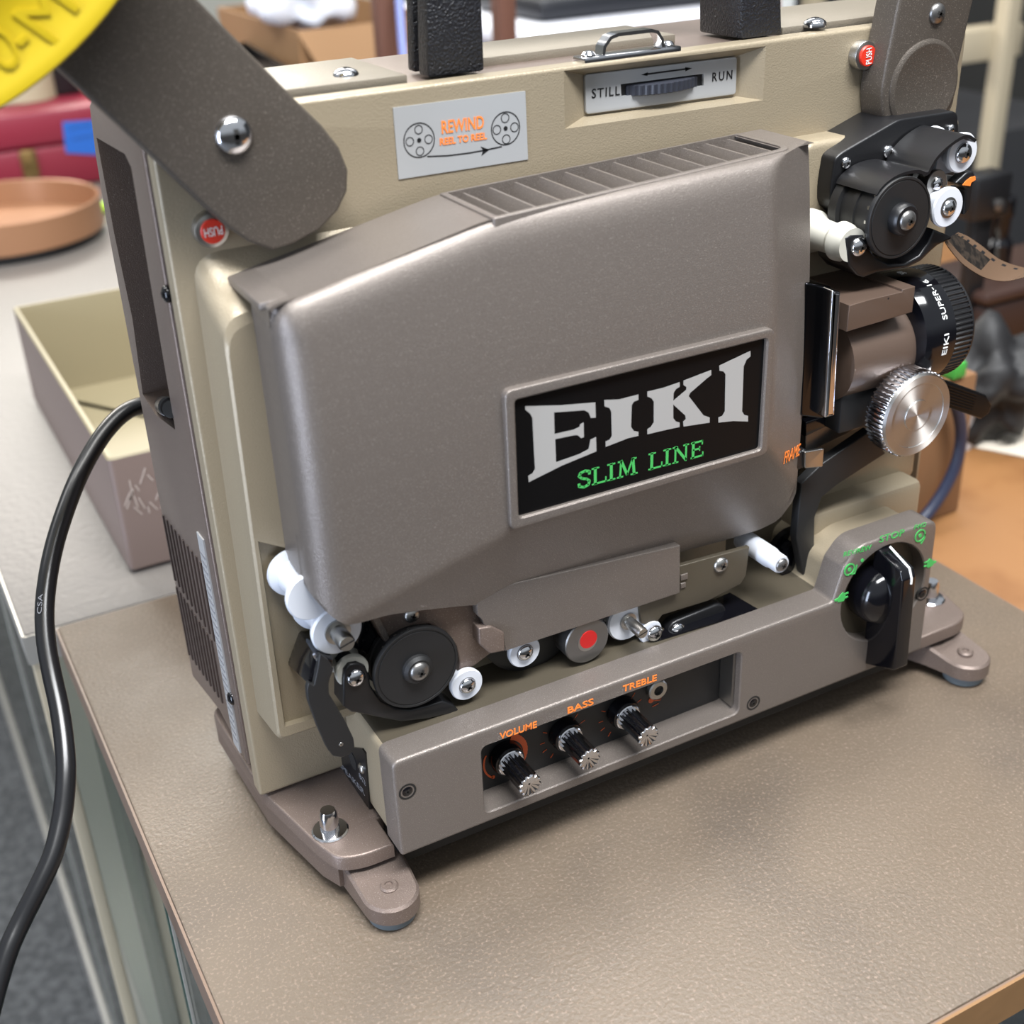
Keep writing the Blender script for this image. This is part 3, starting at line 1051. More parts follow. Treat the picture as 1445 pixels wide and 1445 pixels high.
pan = rounded(pan, [0.002, 0.002, 0.007, 0.012, 0.001, 0.002, 0.004], 6)
win = rounded([(0.0406, 0.0362), (0.1782, 0.0366), (0.1782, 0.0722), (0.0406, 0.0724)], 0.0035, 5)
kc = Y(1247, 836, 0.0)
kr = rad(1247, 836, 57, 0.0)
khole = circle(kc.x, kc.z, kr, 40)
panel = MB().prism(pan, 0.0, 0.0145, 0, 0.0016, 'y', [win, khole], holebev=0.0006).build('control_panel', 'brown', P, label='brown front panel of the amplifier with tone controls')
MB().cap([inset(win, -0.001)], 0.0138, 'y', 0).build('tone_bay', 'blackmatt', panel)
MB().cap([circle(kc.x, kc.z, kr * 1.01, 40)], 0.008, 'y', 0).build('knob_well', 'olive', panel)
mb = MB()
mb.box(0.1765, 0.1779, 0.004, 0.0135, 0.0385, 0.0705, 0)
mb.build('tone_bay_trim', 'satin', panel)
# lettering on the panel
mb = MB()
yl = -0.00002
for t, a, b, h in (('VOLUME', (705, 1043.5), (757.5, 1026), .0033), ('BASS', (801, 1007), (837.5, 993.5), .0033), ('TREBLE', (878.5, 976.5), (926.5, 960), .0033)):
    mb.text(t, Y(a[0], a[1], yl), Y(b[0], b[1], yl), h, ZUP, 0, 0.00018, 0.016)
mb.build('tone_lettering', 'orange', panel)
mb = MB()
c4 = lambda x, y: (x / 3.6125 + 1045, y / 3.6125 + 650)
for t, a, b, h in (('STOP', c4(706, 418), c4(832, 380), .0036), ('REV/REW', c4(524, 490), c4(664, 452), .0026), ('FWD', c4(884, 352), c4(944, 334), .0025)):
    mb.text(t, Y(a[0], a[1], yl), Y(b[0], b[1], yl), h, ZUP, 0, 0.00018, 0.010)


def icon_ring(x, y, r, w):
    p = Y(*c4(x, y), yl)
    rr = rad(*c4(x, y), r / 3.6125, yl)
    mb.strip(circle(p.x, p.z, rr, 24), w, yl - 0.0003, 0.0002, 0, closed=True)
    mb.prism(circle(p.x, p.z, rr * 0.35, 14), yl - 0.0003, 0.0002, 0)
    return p, rr


p, rr = icon_ring(915, 382, 24, 0.0007)
mb.strip([(p.x + rr, p.z), (p.x + rr * 1.05, p.z - rr * .7), (p.x + rr * .4, p.z - rr * 1.6)], 0.0006, yl - 0.0003, 0.0002)
p, rr = icon_ring(555, 555, 24, 0.0007)
mb.strip([(p.x, p.z - rr), (p.x + rr * 1.2, p.z - rr * 1.1), (p.x + rr * 1.5, p.z + rr * .4)], 0.0006, yl - 0.0003, 0.0002)
p = Y(*c4(620, 508), yl)
mb.prism(circle(p.x, p.z, 0.0009, 16), yl - 0.0003, 0.0002, 0)
for (sx, sy, fl) in ((515, 695, 1), (965, 520, -1)):
    p = Y(*c4(sx, sy), yl)
    k = 0.0022
    body = [(-1, -1), (.6, -1.2), (1.0, -.6), (1.0, .6), (.2, 1.2), (-.6, .6), (-1, .1), (-1.9, -.1), (-1.9, -.5), (-1, -.6)]
    mb.prism([(p.x + fl * a * k, p.z + b * k) for a, b in body], yl - 0.0003, 0.0002, 0)
    for b in (-.5, .5):
        mb.prism([(p.x + fl * a * k, p.z + c * k) for a, c in ((1, b - .16), (1.8, b - .1), (1.8, b + .2), (1, b + .16))], yl - 0.0003, 0.0002, 0)
mb.build('mode_lettering', 'green', panel, label='green lettering and symbols around the mode knob')
# orange scales inside the tone bay
mb = MB()
ys = 0.0136


def scale_pos(px, py):
    return Y(px, py, ys)


c = Y(712, 1070, ys)
mb.strip(circle(c.x, c.z, 0.0105, 14, math.radians(150), math.radians(232)), 0.0009, ys - 0.0001, ys, 0)
for k in range(12):
    a0, a1 = math.radians(70 - k * 9), math.radians(61 - k * 9)
    wdt = 0.0034 - 0.00015 * k
    mb.prism([(c.x + r_ * math.cos(a_), c.z + r_ * math.sin(a_)) for r_, a_ in ((0.0095, a0), (0.0095 + wdt, a0), (0.0095 + wdt, a1), (0.0095, a1))], ys - 0.0001, ys, 0)
p = Y(696, 1096.5, ys)
mb.prism(circle(p.x, p.z, 0.0009, 14), ys - 0.0001, ys, 0)
for (px, py) in ((795, 1038), (876, 1008)):
    c = Y(px, py, ys)
    for a in (20, 50, 150, 180, 205, 235):
        ca, sa = math.cos(math.radians(a)), math.sin(math.radians(a))
        mb.strip([(c.x + ca * 0.0098, c.z + sa * 0.0098), (c.x + ca * 0.0122, c.z + sa * 0.0122)], 0.0003, ys - 0.0001, ys, 0)
p = Y(919, 988, ys)
mb.prism(circle(p.x, p.z, 0.0016, 16), ys - 0.0001, ys, 0)
q0 = Y(923, 991, ys)
mb.strip([(q0.x, q0.z + .001), (q0.x + 0.0035, q0.z), (q0.x + 0.0042, q0.z + .0018), (q0.x + .001, q0.z + .0012)], 0.0004, ys - 0.0001, ys, 0)
mb.strip([(q0.x - .001, q0.z - .0022), (q0.x + 0.0025, q0.z - .0016)], 0.0004, ys - 0.0001, ys, 0)
mb.build('tone_scale', 'rust', panel)
# tone knobs
for (bx_, by_), (ex_, ey_) in (((712, 1072), (748.6, 1102)), ((795, 1037), (832.7, 1068)), ((876, 1007), (915.7, 1035))):
    b = Y(bx_, by_, 0.0135)
    e = X(ex_, ey_, b.x)
    zc = (b.z + e.z) / 2
    Lk = b.y - e.y
    n_ = empty('tone_knob', (b.x, b.y, zc), None, None)
    n_.parent = P
    n_.location = Vector((b.x, b.y, zc)) - P.location
    MB().lathe((b.x, b.y, zc), NEG, [(0.0078, 0), (0.0078, 0.003), (0.0072, 0.0055), (0.006, 0.006)], 32).build('skirt', 'blackgloss', n_)
    MB().lathe((b.x, b.y, zc), NEG, [(0.0064, 0.004), (0.0064, 0.0066), (0.006, 0.007)], 32).build('collar', 'chrome', n_)
    rr = 0.0054
    rad_ = lambda k: 1.0 if k % 4 < 2 else 0.84
    mb = MB().lathe((b.x, b.y, zc), NEG, [(rr, 0.006), (rr * 0.98, Lk - 0.0012)], 48, 0, rad_)
    for i_ in range(48):
        mb.m[i_] = 1 if i_ % 4 in (0, 3, 1) else 0
    mb.lathe((b.x, b.y, zc), NEG, [(rr * 1.02, Lk - 0.0013), (rr * 1.02, Lk - 0.0004), (rr * 0.93, Lk), (rr * 0.1, Lk - 0.0012)], 48, 1, rad_)
    for k in range(12):
        a = 2 * math.pi * (k * 4 + 1) / 48
    mb.build('fluted_shaft', ['blackgloss', 'chrome'], n_)
j = Y(925, 970.5, 0.0135)
MB().lathe(j, NEG, [(0.0052, 0), (0.0052, 0.0022), (0.0046, 0.0028), (0.0026, 0.0028), (0.0024, 0.0008), (0.0001, 0.0006)], 32).build('headphone_jack', ['satin'], P)
MB().lathe(j + Vector((0, -0.0009, 0)), NEG, [(0.0024, 0), (0.0024, 0.0006)], 24).build('jack_hole', 'dark', P)
for q in ((575, 1117, 10), (1063, 992, 8), (1302, 838, 7)):
    c = Y(q[0], q[1], 0.0)
    MB().lathe(c, NEG, [(0.0040, -0.001), (0.0040, 0.0001), (0.0031, 0.0001), (0.0030, -0.0004)], 24).build('screw_cup', 'dark', panel)
    screw(c + Vector((0, 0.0006, 0)), 0.003, panel, m='blackgloss', h=0.35)

# SPEAKER socket label on the left end of the amplifier box
xl = 0.0006
spk = [X(a, b, xl) for a, b in crop([(540, 60), (585, 105), (830, 440), (800, 60), (780, 30), (600, 10)], 4.817, 350, 1050)]
mb = MB()
mb.prism([(p.y, p.z) for p in spk], xl - 0.0004, xl + 0.001, 0, 0, 'x')
cx_ = lambda x, y: X(x / 4.817 + 350, y / 4.817 + 1050, xl - 0.0004)
a, b = cx_(622, 150), cx_(795, 352)
mb.text('SPEAKER', a, b, 0.0032, ZUP, 1, 0.0001, 0.0)
a, b = cx_(757, 225), cx_(800, 285)
mb.text('8\u03a9', a, b, 0.003, ZUP, 1, 0.0001)
p = cx_(712, 110)
mb.prism(circle(p.y, p.z, 0.0045, 24), xl - 0.0006, xl, 2, 0, 'x')
mb.build('speaker_label', ['black', 'greyink', 'dark'], P, label='black socket label reading SPEAKER')
p = cx_(772, 165)
screw(p, 0.0026, P, (-1, 0, 0), 'satin')

# black ledge plate
lz = ZT + 0.0006
mb = MB()
pts = [Z(a, b, lz) for a, b in ((925, 905), (948, 872), (1030, 836), (1071, 860))]
mb.prism([(p.x, p.y) for p in pts], lz, lz - 0.0005, 0, 0, 'z')
mb.build('ledge_plate', 'blackgloss', P)

# --- mode selector knob
n_ = empty('mode_knob', (kc.x, 0, kc.z), None, None)
n_.parent = P
n_.location = Vector((kc.x, 0, kc.z)) - P.location
kx = Y(1240, 838, 0).x + 0.0015
kz = Y(1240, 838, 0).z
MB().lathe((kx, 0.007, kz), NEG, [(0.0158, 0), (0.0158, 0.008), (0.0150, 0.0115), (0.0128, 0.0150), (0.0085, 0.0172), (0.003, 0.018)], 48).build('dome', 'blackgloss', n_)
xb = X(1240, 775, 0.2584).x
bar = [(0.004, 0.1035), (-0.0215, 0.1010), (-0.0232, 0.0955), (-0.0236, 0.0515), (-0.0224, 0.0485), (-0.0150, 0.0480), (0.001, 0.0420)]
top_ = Y(1240, 776, 0)
bt_ = Y(1236, 932, 0)
fb_ = X(1262, 945, xb)
ft_ = X(1284, 812, xb + 0.004)
bar = [(0.003, top_.z + 0.001), (ft_.y + 0.002, ft_.z + 0.0022), (ft_.y, ft_.z - 0.002), (fb_.y - 0.0005, fb_.z), (fb_.y + 0.001, fb_.z - 0.001), (0.0005, bt_.z), (0.003, bt_.z + 0.004)]
mb = MB()
front = MB()
x0_, x1_ = xb - 0.0002, xb + 0.0085
lo_ = [[(x0_ if i == 0 else x1_, y, z) for y, z in bar] for i in (0, 1)]
bm = bmesh.new()
va_ = [bm.verts.new(p) for p in lo_[0]]
vb_ = [bm.verts.new(p) for p in lo_[1]]
bm.faces.new(va_)
bm.faces.new(vb_[::-1])
for i in range(len(bar)):
    j_ = (i + 1) % len(bar)
    bm.faces.new((va_[j_], va_[i], vb_[i], vb_[j_]))
bmesh.ops.bevel(bm, geom=list(bm.edges), offset=0.0009, segments=3, profile=0.5, affect='EDGES')
mb.addbm(bm)
mb.build('pointer_bar', 'blackgloss', n_)
mb = MB()
yz = [bar[0], bar[1], bar[2], ((bar[2][0] + bar[3][0]) / 2 * 0.15 + bar[2][0] * 0.85, bar[2][1] - 0.003)]
pts3 = [(xb + 0.0052, y - 0.0001 * (i > 0), z + (0.0003 if i < 2 else 0)) for i, (y, z) in enumerate(yz)]
pts3[0] = (pts3[0][0], -0.002, bar[0][1] + 0.0001)
mb.tube(pts3, 0.0006, 8)
mb.build('white_line', 'whiteink', n_)

MB().box(0.004, 0.293, 0.015, 0.06, 0.012, 0.034, 0, 0.001).build('underside_shade_block', 'dark', P)  # added dark block, deepens the shade under the panel

# ------------------------------------------------------------------ base plate, feet, pins
plate = [(-0.0400, 0.150), (-0.0378, 0.075), (-0.0285, 0.030), (-0.0235, 0.0145), (-0.012, 0.0112), (0.001, 0.0112), (0.001, 0.030), (0.295, 0.030), (0.296, 0.0100), (0.334, 0.0100), (0.344, 0.0140), (0.3485, 0.030), (0.357, 0.075), (0.357, 0.150)]
plate = rounded(plate, [0.01, 0.002, 0.004, 0.008, 0.004, 0, 0, 0, 0, 0.004, 0.008, 0.004, 0.002, 0.01])
MB().prism(plate, 0.0290, 0.0215, 0, 0.0012, 'z').build('base_plate', 'shell', P)
bl_ = inset(plate, 0.0025)
MB().prism([(-0.0385, 0.148), (-0.0362, 0.075), (-0.0268, 0.030), (-0.0225, 0.020), (-0.016, 0.020), (-0.016, 0.05), (0.33, 0.05), (0.33, 0.02), (0.338, 0.02), (0.3435, 0.030), (0.3535, 0.075), (0.3535, 0.148)], 0.0225, 0.008, 0, 0, 'z').build('base_skirt', 'shell', P)


def foot(cx, cy, s):
    e = empty('foot', (cx, cy, 0), None, None)
    e.parent = P
    e.location = Vector((cx, cy, 0)) - P.location
    mb = MB()
    # arm: sloping from under the plate to a round toe
    n = 14
    rr = 0.0125
    toe = [(cx + rr * math.cos(a), cy - 0.001 + rr * math.sin(a)) for a in [math.pi + math.pi * k / n for k in range(n + 1)]]
    if s < 0:
        toe = [(-0.0215, 0.034)] + toe + [(cx + 0.0128, 0.012), (0.004, 0.05), (-0.028, 0.05)]
    else:
        toe = [(cx - 0.0320, 0.05), (cx - 0.016, 0.012)] + toe + [(0.341, 0.034), (0.347, 0.05)]

    def top(y):
        return 0.0148 if y < 0.004 else min(0.0226, 0.0148 + (y - 0.004) * 0.42)
    q = inset(toe, 0.0012)
    mb.loft([[(x, y, 0.0062) for x, y in toe], [(x, y, top(y) - 0.0012) for x, y in toe], [(x, y, top(y)) for x, y in q]], 0, True, False)
    mb.add([(x, y, top(y)) for x, y in q], [list(range(len(q)))])
    mb.build('foot_arm', 'shell', e)
    MB().lathe((cx, cy, top(cy)), ZUP, [(0.0042, -0.001), (0.0042, 0.0016), (0.0034, 0.0024), (0.0018, 0.0024), (0.0016, 0.0016)], 24).build('rivet', 'shell', e)
    MB().lathe((cx, cy - 0.0005, 0), ZUP, [(0.0092, 0), (0.0105, 0.001), (0.0108, 0.0064)], 32).build('rubber_pad', 'greyrubber', e)


foot(-0.0066, 0.0015, -1)
foot(0.3320, 0.0010, 1)
for (px, py) in ((466, 1172), (1312, 845)):
    c = Z(px, py, 0.0290)
    MB().lathe(c, ZUP, [(0.0082, -0.0005), (0.0082, 0.0006), (0.0075, 0.0012), (0.0043, 0.0014), (0.0041, 0.0095), (0.0032, 0.0118), (0.0028, 0.0118)], 32).build('locating_pin', 'chrome', P)

# ------------------------------------------------------------------ lower film path: rollers, sprocket, levers


def roller(px, py, hw, y, depth, m='white', scr=None, shaft=None, sm='chrome', parent=P):
    c = Y(px, py, y)
    r = rad(px, py, hw, y)
    t = min(0.0028, depth * 0.2)
    prof = [(r * 0.5, 0.0), (r * 0.94, 0), (r, -t * .3), (r * 0.97, -t), (r * 0.72, -t * 1.6), (r * 0.66, -depth * 0.5), (r * 0.72, -depth + t * 1.6), (r * 0.97, -depth + t), (r, -depth + .3 * t), (r * 0.8, -depth)]
    o = MB().lathe(c, NEG, prof, 40).build('film_roller', m, parent)
    if scr:
        MB().lathe(c, NEG, [(r * 0.52, -0.001), (r * 0.52, 0.0002), (r * .48, 0.0003)], 28).build('bush', 'steelgrey', o)
        screw(c + Vector((0, -0.0003, 0)), rad(px, py, scr, y), o, m=sm, rot=random.random())
    if shaft:
        L, sr = shaft
        mb = MB().lathe(c, NEG, [(sr * 1.5, -0.001), (sr * 1.5, 0.001), (sr, 0.0012), (sr, L - 0.001), (sr * 0.85, L), (0.0001, L)], 28)
        e = c + Vector((0, -L - 0.0001, 0))
        mb.hexa([(e.x - sr * .9, e.y, e.z - sr * .35), (e.x + sr * .9, e.y, e.z + sr * .15), (e.x + sr * .9, e.y + .001, e.z + sr * .15), (e.x - sr * .9, e.y + .001, e.z - sr * .35), (e.x - sr * .9, e.y, e.z - sr * .15), (e.x + sr * .9, e.y, e.z + sr * .35), (e.x + sr * .9, e.y + .001, e.z + sr * .35), (e.x - sr * .9, e.y + .001, e.z - sr * .15)], 1)
        mb.build('shaft', ['satin', 'dark'], o)
    return o


roller(476, 891, 37.5, 0.020, 0.024, shaft=(0.0105, 0.0036))
roller(440, 843, 37.5, 0.021, 0.024)
roller(659.5, 967, 23, 0.020, 0.020, scr=11.5)
roller(741, 920.5, 22.5, 0.022, 0.020, scr=11)
roller(886, 876, 27.5, 0.023, 0.020, shaft=(0.0125, 0.0028))
roller(919, 893, 15.5, 0.021, 0.012)
pscrew(924, 894, 0.0195, 10.5, P)
pscrew(956, 890.5, 0.022, 10.5, P)
MB().prism(stadium(*[v for q in polyY([(956, 890), (1010, 868)], 0.0225) for v in q], 0.006), 0.0222, 0.028, 0, 0.001).build('screw_arm', 'black', P)

# small roller with black bracket, lower sprocket
roller(498, 948, 24.5, 0.0215, 0.014, 'ivory')
mb = MB()
c380 = lambda pts: crop(pts, 4.817, 380, 780)
guard = c380([(505, 870), (512, 800), (545, 760), (600, 750), (655, 775), (682, 840), (690, 905), (760, 1010), (860, 1062), (960, 1070), (1080, 1040), (1180, 1010), (1260, 1040), (1300, 1085), (1285, 1112), (1180, 1105), (1080, 1130), (900, 1150), (760, 1125), (640, 1097), (560, 1085), (505, 1045)])
mb.prism(polyY(guard, 0.0195), 0.0195, 0.030, 0, 0.0008)
mb.build('sprocket_shoe', 'black', P)
pscrew(502.5, 956.5, 0.0195, 13.5, P)


def sprocket(px, py, hw, y, depth, parent=P):
    c = Y(px, py, y)
    r = rad(px, py, hw, y)
    mb = MB().lathe(c, NEG, [(r * 0.2, 0.0), (r * 0.90, 0), (r * 0.905, -0.0003), (r * 0.93, -0.0003), (r * 0.935, 0), (r * 0.985, 0), (r, -0.0007), (r, -0.0022), (r * 0.86, -0.0028), (r * 0.86, -depth * .45), (r * .9, -depth * .46), (r * .9, -depth * .55), (r * .86, -depth * .56), (r * 0.86, -depth * .8), (r * .97, -depth * .82), (r * .97, -depth)], 56)
    mb.lathe(c, NEG, [(r * 0.36, -0.001), (r * 0.34, 0.0014), (r * 0.27, 0.0026), (r * 0.2, 0.0026)], 36)
    for k in range(16):
        a = 2 * math.pi * k / 16
        p = c + Vector((math.cos(a) * r * 0.87, 0.0042, math.sin(a) * r * 0.87))
        mb.box(p.x - .0007, p.x + .0007, p.y - .0007, p.y + .0007, p.z - .0007, p.z + .0007, 1)
    o = mb.build('sprocket', ['blackmatt', 'satin'], parent)
    return o, c, r


o, c, r = sprocket(588.5, 943, 61.5, 0.016, 0.022)
screw(c + Vector((0, -0.0024, 0)), r * 0.23, o, m='steelgrey')

# brown sound-head plate behind the sprocket
plate_px = [(505, 845), (516, 862), (548, 915), (560, 897), (580, 884), (606, 881), (630, 893), (644, 912), (649, 935), (648, 953), (655, 951), (700, 917), (712, 920), (716, 900), (716, 850), (600, 835)]
MB().prism(polyY(plate_px, 0.0235), 0.0235, 0.030, 0, 0.0008).build('sound_head_plate', 'shell', P)
MB().prism(polyY([(519, 862), (549, 915), (553, 906), (532, 862)], 0.0225), 0.0225, 0.026, 0, 0.0004).build('plate_edge', 'brown', P)
mb = MB().prism(rounded(polyY([(676, 887), (694, 884), (712, 893), (713, 919), (692, 923), (677, 910)], 0.0172), 0.0008), 0.0172, 0.024, 0, 0.0008)
mb.build('latch_block', 'shell', P)
screw(Y(581, 868, 0.0228), 0.0034, P, m='satin')

# sound drum (silver, red centre) and dark flywheel disc
c = Y(829, 905, 0.0195)
r = rad(829, 905, 31, 0.0195)
o = MB().lathe(c, NEG, [(r * 0.6, 0), (r * 0.96, 0), (r, -0.0006), (r, -0.014)], 44).build('sound_drum', 'steelgrey', P, label='silver sound drum with red centre')
MB().lathe(c + Vector((0.0004, 0, 0.001)), NEG, [(r * 0.39, -0.0005), (r * 0.39, 0.0004)], 30).build('red_dot', 'redlens', o)
MB().lathe(c + Vector((0, 0.0008, 0)), NEG, [(r * 0.44, -0.0005), (r * 0.44, 0.0010), (r * .40, 0.0010)], 30).build('drum_ring', 'satin', o)
c = Y(752, 878, 0.030)
r = rad(752, 878, 72, 0.030)
MB().lathe(c, NEG, [(r * 0.9, 0), (r, -0.001), (r, -0.006)], 48).build('flywheel', 'blackmatt', P)

# black tension lever at the left and its black bracket
mb = MB()
lev = c380([(345, 690), (410, 740), (440, 790), (405, 880), (408, 960), (450, 1030), (520, 1150), (575, 1265), (582, 1320), (555, 1370), (495, 1393), (435, 1385), (395, 1335), (330, 1190), (265, 1010), (257, 930), (268, 885), (305, 905), (330, 790)])
mb.prism(rounded(polyY(lev, 0.012), 0.0006, 2), 0.012, 0.0145, 0, 0.0005)
mb.build('tension_lever', 'blackmatt', P)
pscrew(481.5, 1050.5, 0.012, 3.2, P, 'satin', h=0.3)
mb = MB()
b0 = [Y(q[0], q[1], 0.0505) for q in c380([(120, 560), (190, 500), (130, 800), (105, 750)])]
b1 = [Y(q[0], q[1], 0.018) for q in c380([(300, 690), (440, 730), (400, 905), (262, 905)])]
back = [Y(q[0], q[1], 0.0530) for q in c380([(100, 740), (185, 505), (330, 470), (250, 800)])]
front_ = [Y(q[0], q[1], 0.0150) for q in c380([(260, 895), (305, 690), (440, 730), (405, 910)])]
mb.hexa([back[0], front_[0], front_[3], back[3], back[1], front_[1], front_[2], back[2]], 0, 0.001)
mb.build('lever_bracket', 'blackgloss', P)
mb = MB().tube([Y(q[0], q[1], 0.0148) for q in c380([(303, 690), (332, 745), (315, 790), (312, 880)])], 0.0006, 8)
mb.build('lever_spring', 'chrome', P)
MB().prism(polyY(c380([(600, 400), (650, 420), (780, 650), (690, 700), (560, 640), (600, 520)]), 0.0285), 0.0285, 0.045, 0, 0.0005).build('roller_bracket', 'blackgloss', P)

# ------------------------------------------------------------------ right side: gate, lens, focus knob, levers
# chrome pressure gate
dk = polyY([(1138, 399), (1175, 405), (1163, 591), (1130, 587)], 0.0185)
g_ = MB().prism(rounded(dk, 0.0015), 0.0185, 0.030, 0, 0.0008).build('film_gate', mat('chrome_dark_reflection', (62, 62, 66), 0.15, 1.0), P, label='film gate plate coloured as a dark reflection, with chrome edge')  # chrome plate, its dark reflection put into the base colour
ck = polyY([(1176, 410), (1188, 412), (1179, 587), (1165, 591)], 0.0120)
MB().prism(rounded(ck, [0.001, 0.001, 0.001, 0.001]), 0.0120, 0.030, 0, 0.0016).build('chrome_edge', 'chrome', g_)
# lens holder
YLn = 0.034
rgt = Y(1337, 448, YLn)
LZ = Y(1337, 448, YLn).z
xh0, xh1 = Y(1197, 470, YLn - 0.015).x, Y(1296, 470, YLn - 0.02).x
XE = rgt.x + 0.0005
r_h = 0.0205
mb = MB()
mb.lathe((xh0, YLn, LZ - 0.004), (1, 0, 0), [(r_h * 0.85, 0), (r_h, 0.0006), (r_h, xh1 - xh0)], 48)
o = mb.build('lens_barrel_mount', 'lensbrown', P)
ht = Z(1230, 415, LZ + 0.0215)
ytop = LZ + 0.0150
b_l, b_r = Y(1197, 440, YLn - r_h - 0.001), Y(1290, 440, YLn - r_h - 0.001)
yf = YLn - r_h - 0.0005
zt_a, zb_a = Y(1196, 432, yf).z, Y(1197, 465, yf).z
zt_b = Y(1289, 405, yf).z
zt_c = Y(1231, 417, yf).z
x_a, x_m, x_b = Y(1197, 450, yf).x, Y(1231, 420, yf).x, Y(1290, 420, yf).x
blk = [(x_a, zb_a - 0.001), (x_b, zb_a + 0.0005), (x_b, zt_b), (Y(1273, 415, yf).x, zt_b), (Y(1273, 415, yf).x, zt_b - 0.001), (x_m, zt_b - 0.001), (x_m, zt_a + 0.0005), (x_a, zt_a)]
MB().prism(blk, yf, YLn + 0.02, 0, 0.0004).build('lens_block', 'lensbrown', P)
screw(Y(1253, 421, yf + 0.0003), 0.0016, P, m='lensbrown', h=0.2)
MB().box(xh0 + 0.001, xh1 - 0.012, YLn - 0.014, YLn + 0.03, LZ - 0.038, LZ - 0.018, 0, 0.001).build('lens_carriage', 'blackmatt', P)
# black lens
xb0, xb1, xb2 = xh1 - 0.0005, Y(1338, 450, YLn - 0.027).x, rgt.x
Rl = 0.0272
lx = [(r_h * 0.99, 0), (Rl * 0.93, 0.001), (Rl * 0.95, 0.002), (Rl, 0.006), (Rl, 0.0175)]
lens = MB().lathe((xb0, YLn, LZ + 0.001), (1, 0, 0), lx, 72).build('lens', 'blackgloss', P, label='black projection lens with white EIKI SUPER-16 lettering')
mb = MB().lathe((xb0, YLn, LZ + 0.001), (1, 0, 0), [(Rl * 0.98, 0.0172), (Rl * 1.0, 0.0178), (Rl * 1.0, 0.0285)], 280, 0, lambda k: 1.0 if k % 4 < 2 else 0.97)
mb.lathe((xb0, YLn, LZ + 0.001), (1, 0, 0), [(Rl * 0.99, 0.0282), (Rl * 0.99, 0.0292), (Rl * 0.93, 0.0312), (Rl * 0.85, 0.0315), (Rl * 0.8, 0.0285)], 72)
mb.build('focus_ring', 'black', lens)
MB().lathe((xb0, YLn, LZ + 0.001), (1, 0, 0), [(Rl * 0.8, 0.0280), (Rl * 0.6, 0.0292), (Rl * 0.3, 0.030), (0.0001, 0.0302)], 40).build('front_glass', 'blackgloss', lens)


def wrap_text(body, a0, a1, x_base, cap, r, mi, bold):
    """lettering bent round the lens: runs upward round the barrel, letter tops towards -x"""
    t = MB().text(body, (0, 0, 0), (a1 - a0, 0, 0), cap, (0, 1, 0), 0, 0.0002, bold)
    vs = []
    for u, v, w_ in t.v:
        an = a0 + u
        rr = r + w_
        vs.append((x_base - v, YLn - rr * math.cos(an), LZ + 0.001 + rr * math.sin(an)))
    return vs, t.f


mb = MB()
for body, a0, a1, xo, cap in (('EIKI', math.radians(-12), math.radians(10), 0.0127, 0.0029), ('SUPER-16', math.radians(24), math.radians(70), 0.0127, 0.0029), ('50', math.radians(88), math.radians(97), 0.0085, 0.003)):
    vs, fs = wrap_text(body, a0, a1, xb0 + xo, cap, Rl + 0.00005, 0, 0.0)
    mb.add(vs, fs)
mb.build('lens_lettering', 'whiteink', lens)

# focus knob
fc = Y(1294, 586, 0.002)
fr = rad(1294, 586, 45.5, 0.002) * 1.06
e = empty('focus_knob', fc, None, None)
e.parent = P
e.location = fc - P.location
MB().lathe(fc, NEG, [(fr * 0.9, -0.0122), (fr, -0.0115), (fr, -0.0012), (fr * 0.95, -0.0003)], 216, 0, lambda k: 1.0 if k % 4 < 2 else 0.95).build('knurled_rim', 'chrome', e)
mb = MB().lathe(fc, NEG, [(fr * 0.965, -0.001), (fr * 0.965, 0.0), (fr * 0.93, 0.0006), (fr * 0.76, 0.0006), (fr * 0.75, 0.0002), (fr * 0.36, -0.0001), (fr * 0.35, 0.0004), (fr * 0.33, 0.0004), (0.0001, 0.00005)], 64)
spun = mat('spun_metal', (205, 202, 198), 0.5, 1.0)
nt = spun.node_tree
g = nt.nodes.new('ShaderNodeTangent')
g.direction_type = 'RADIAL'
g.axis = 'Y'
nt.links.new(g.outputs[0], nt.nodes['Principled BSDF'].inputs['Tangent'])
nt.nodes['Principled BSDF'].inputs['Anisotropic'].default_value = 0.9
nt.nodes['Principled BSDF'].inputs['Anisotropic Rotation'].default_value = 0.25
o = mb.build('spun_face', spun, e)
# the radial tangent turns about the object's origin, so the origin sits on the knob's axis
for v in o.data.vertices:
    v.co -= fc
o.location = (0, 0, 0)
MB().lathe(fc, (0, 1, 0), [(0.006, 0.010), (0.006, 0.03)], 24).build('spindle', 'blackmatt', e)

# black ribbed thumb lever beyond the focus knob
lv = [Y(q[0], q[1], 0.030) for q in ((1325, 533), (1388, 556), (1396, 570), (1392, 582), (1381, 590), (1330, 572))]
mb = MB().prism([(p.x, p.z) for p in lv], 0.028, 0.034, 0, 0.001)
for k in range(7):
    t0_, t1_ = (1332, 541 + k * 4.4), (1378 - k * 1.0, 557.5 + k * 3.6)
    mb.tube([Y(t0_[0], t0_[1], 0.0279), Y(t1_[0], t1_[1], 0.0279)], 0.0005, 6)
mb.build('thumb_lever', M['badgeblack'], P)

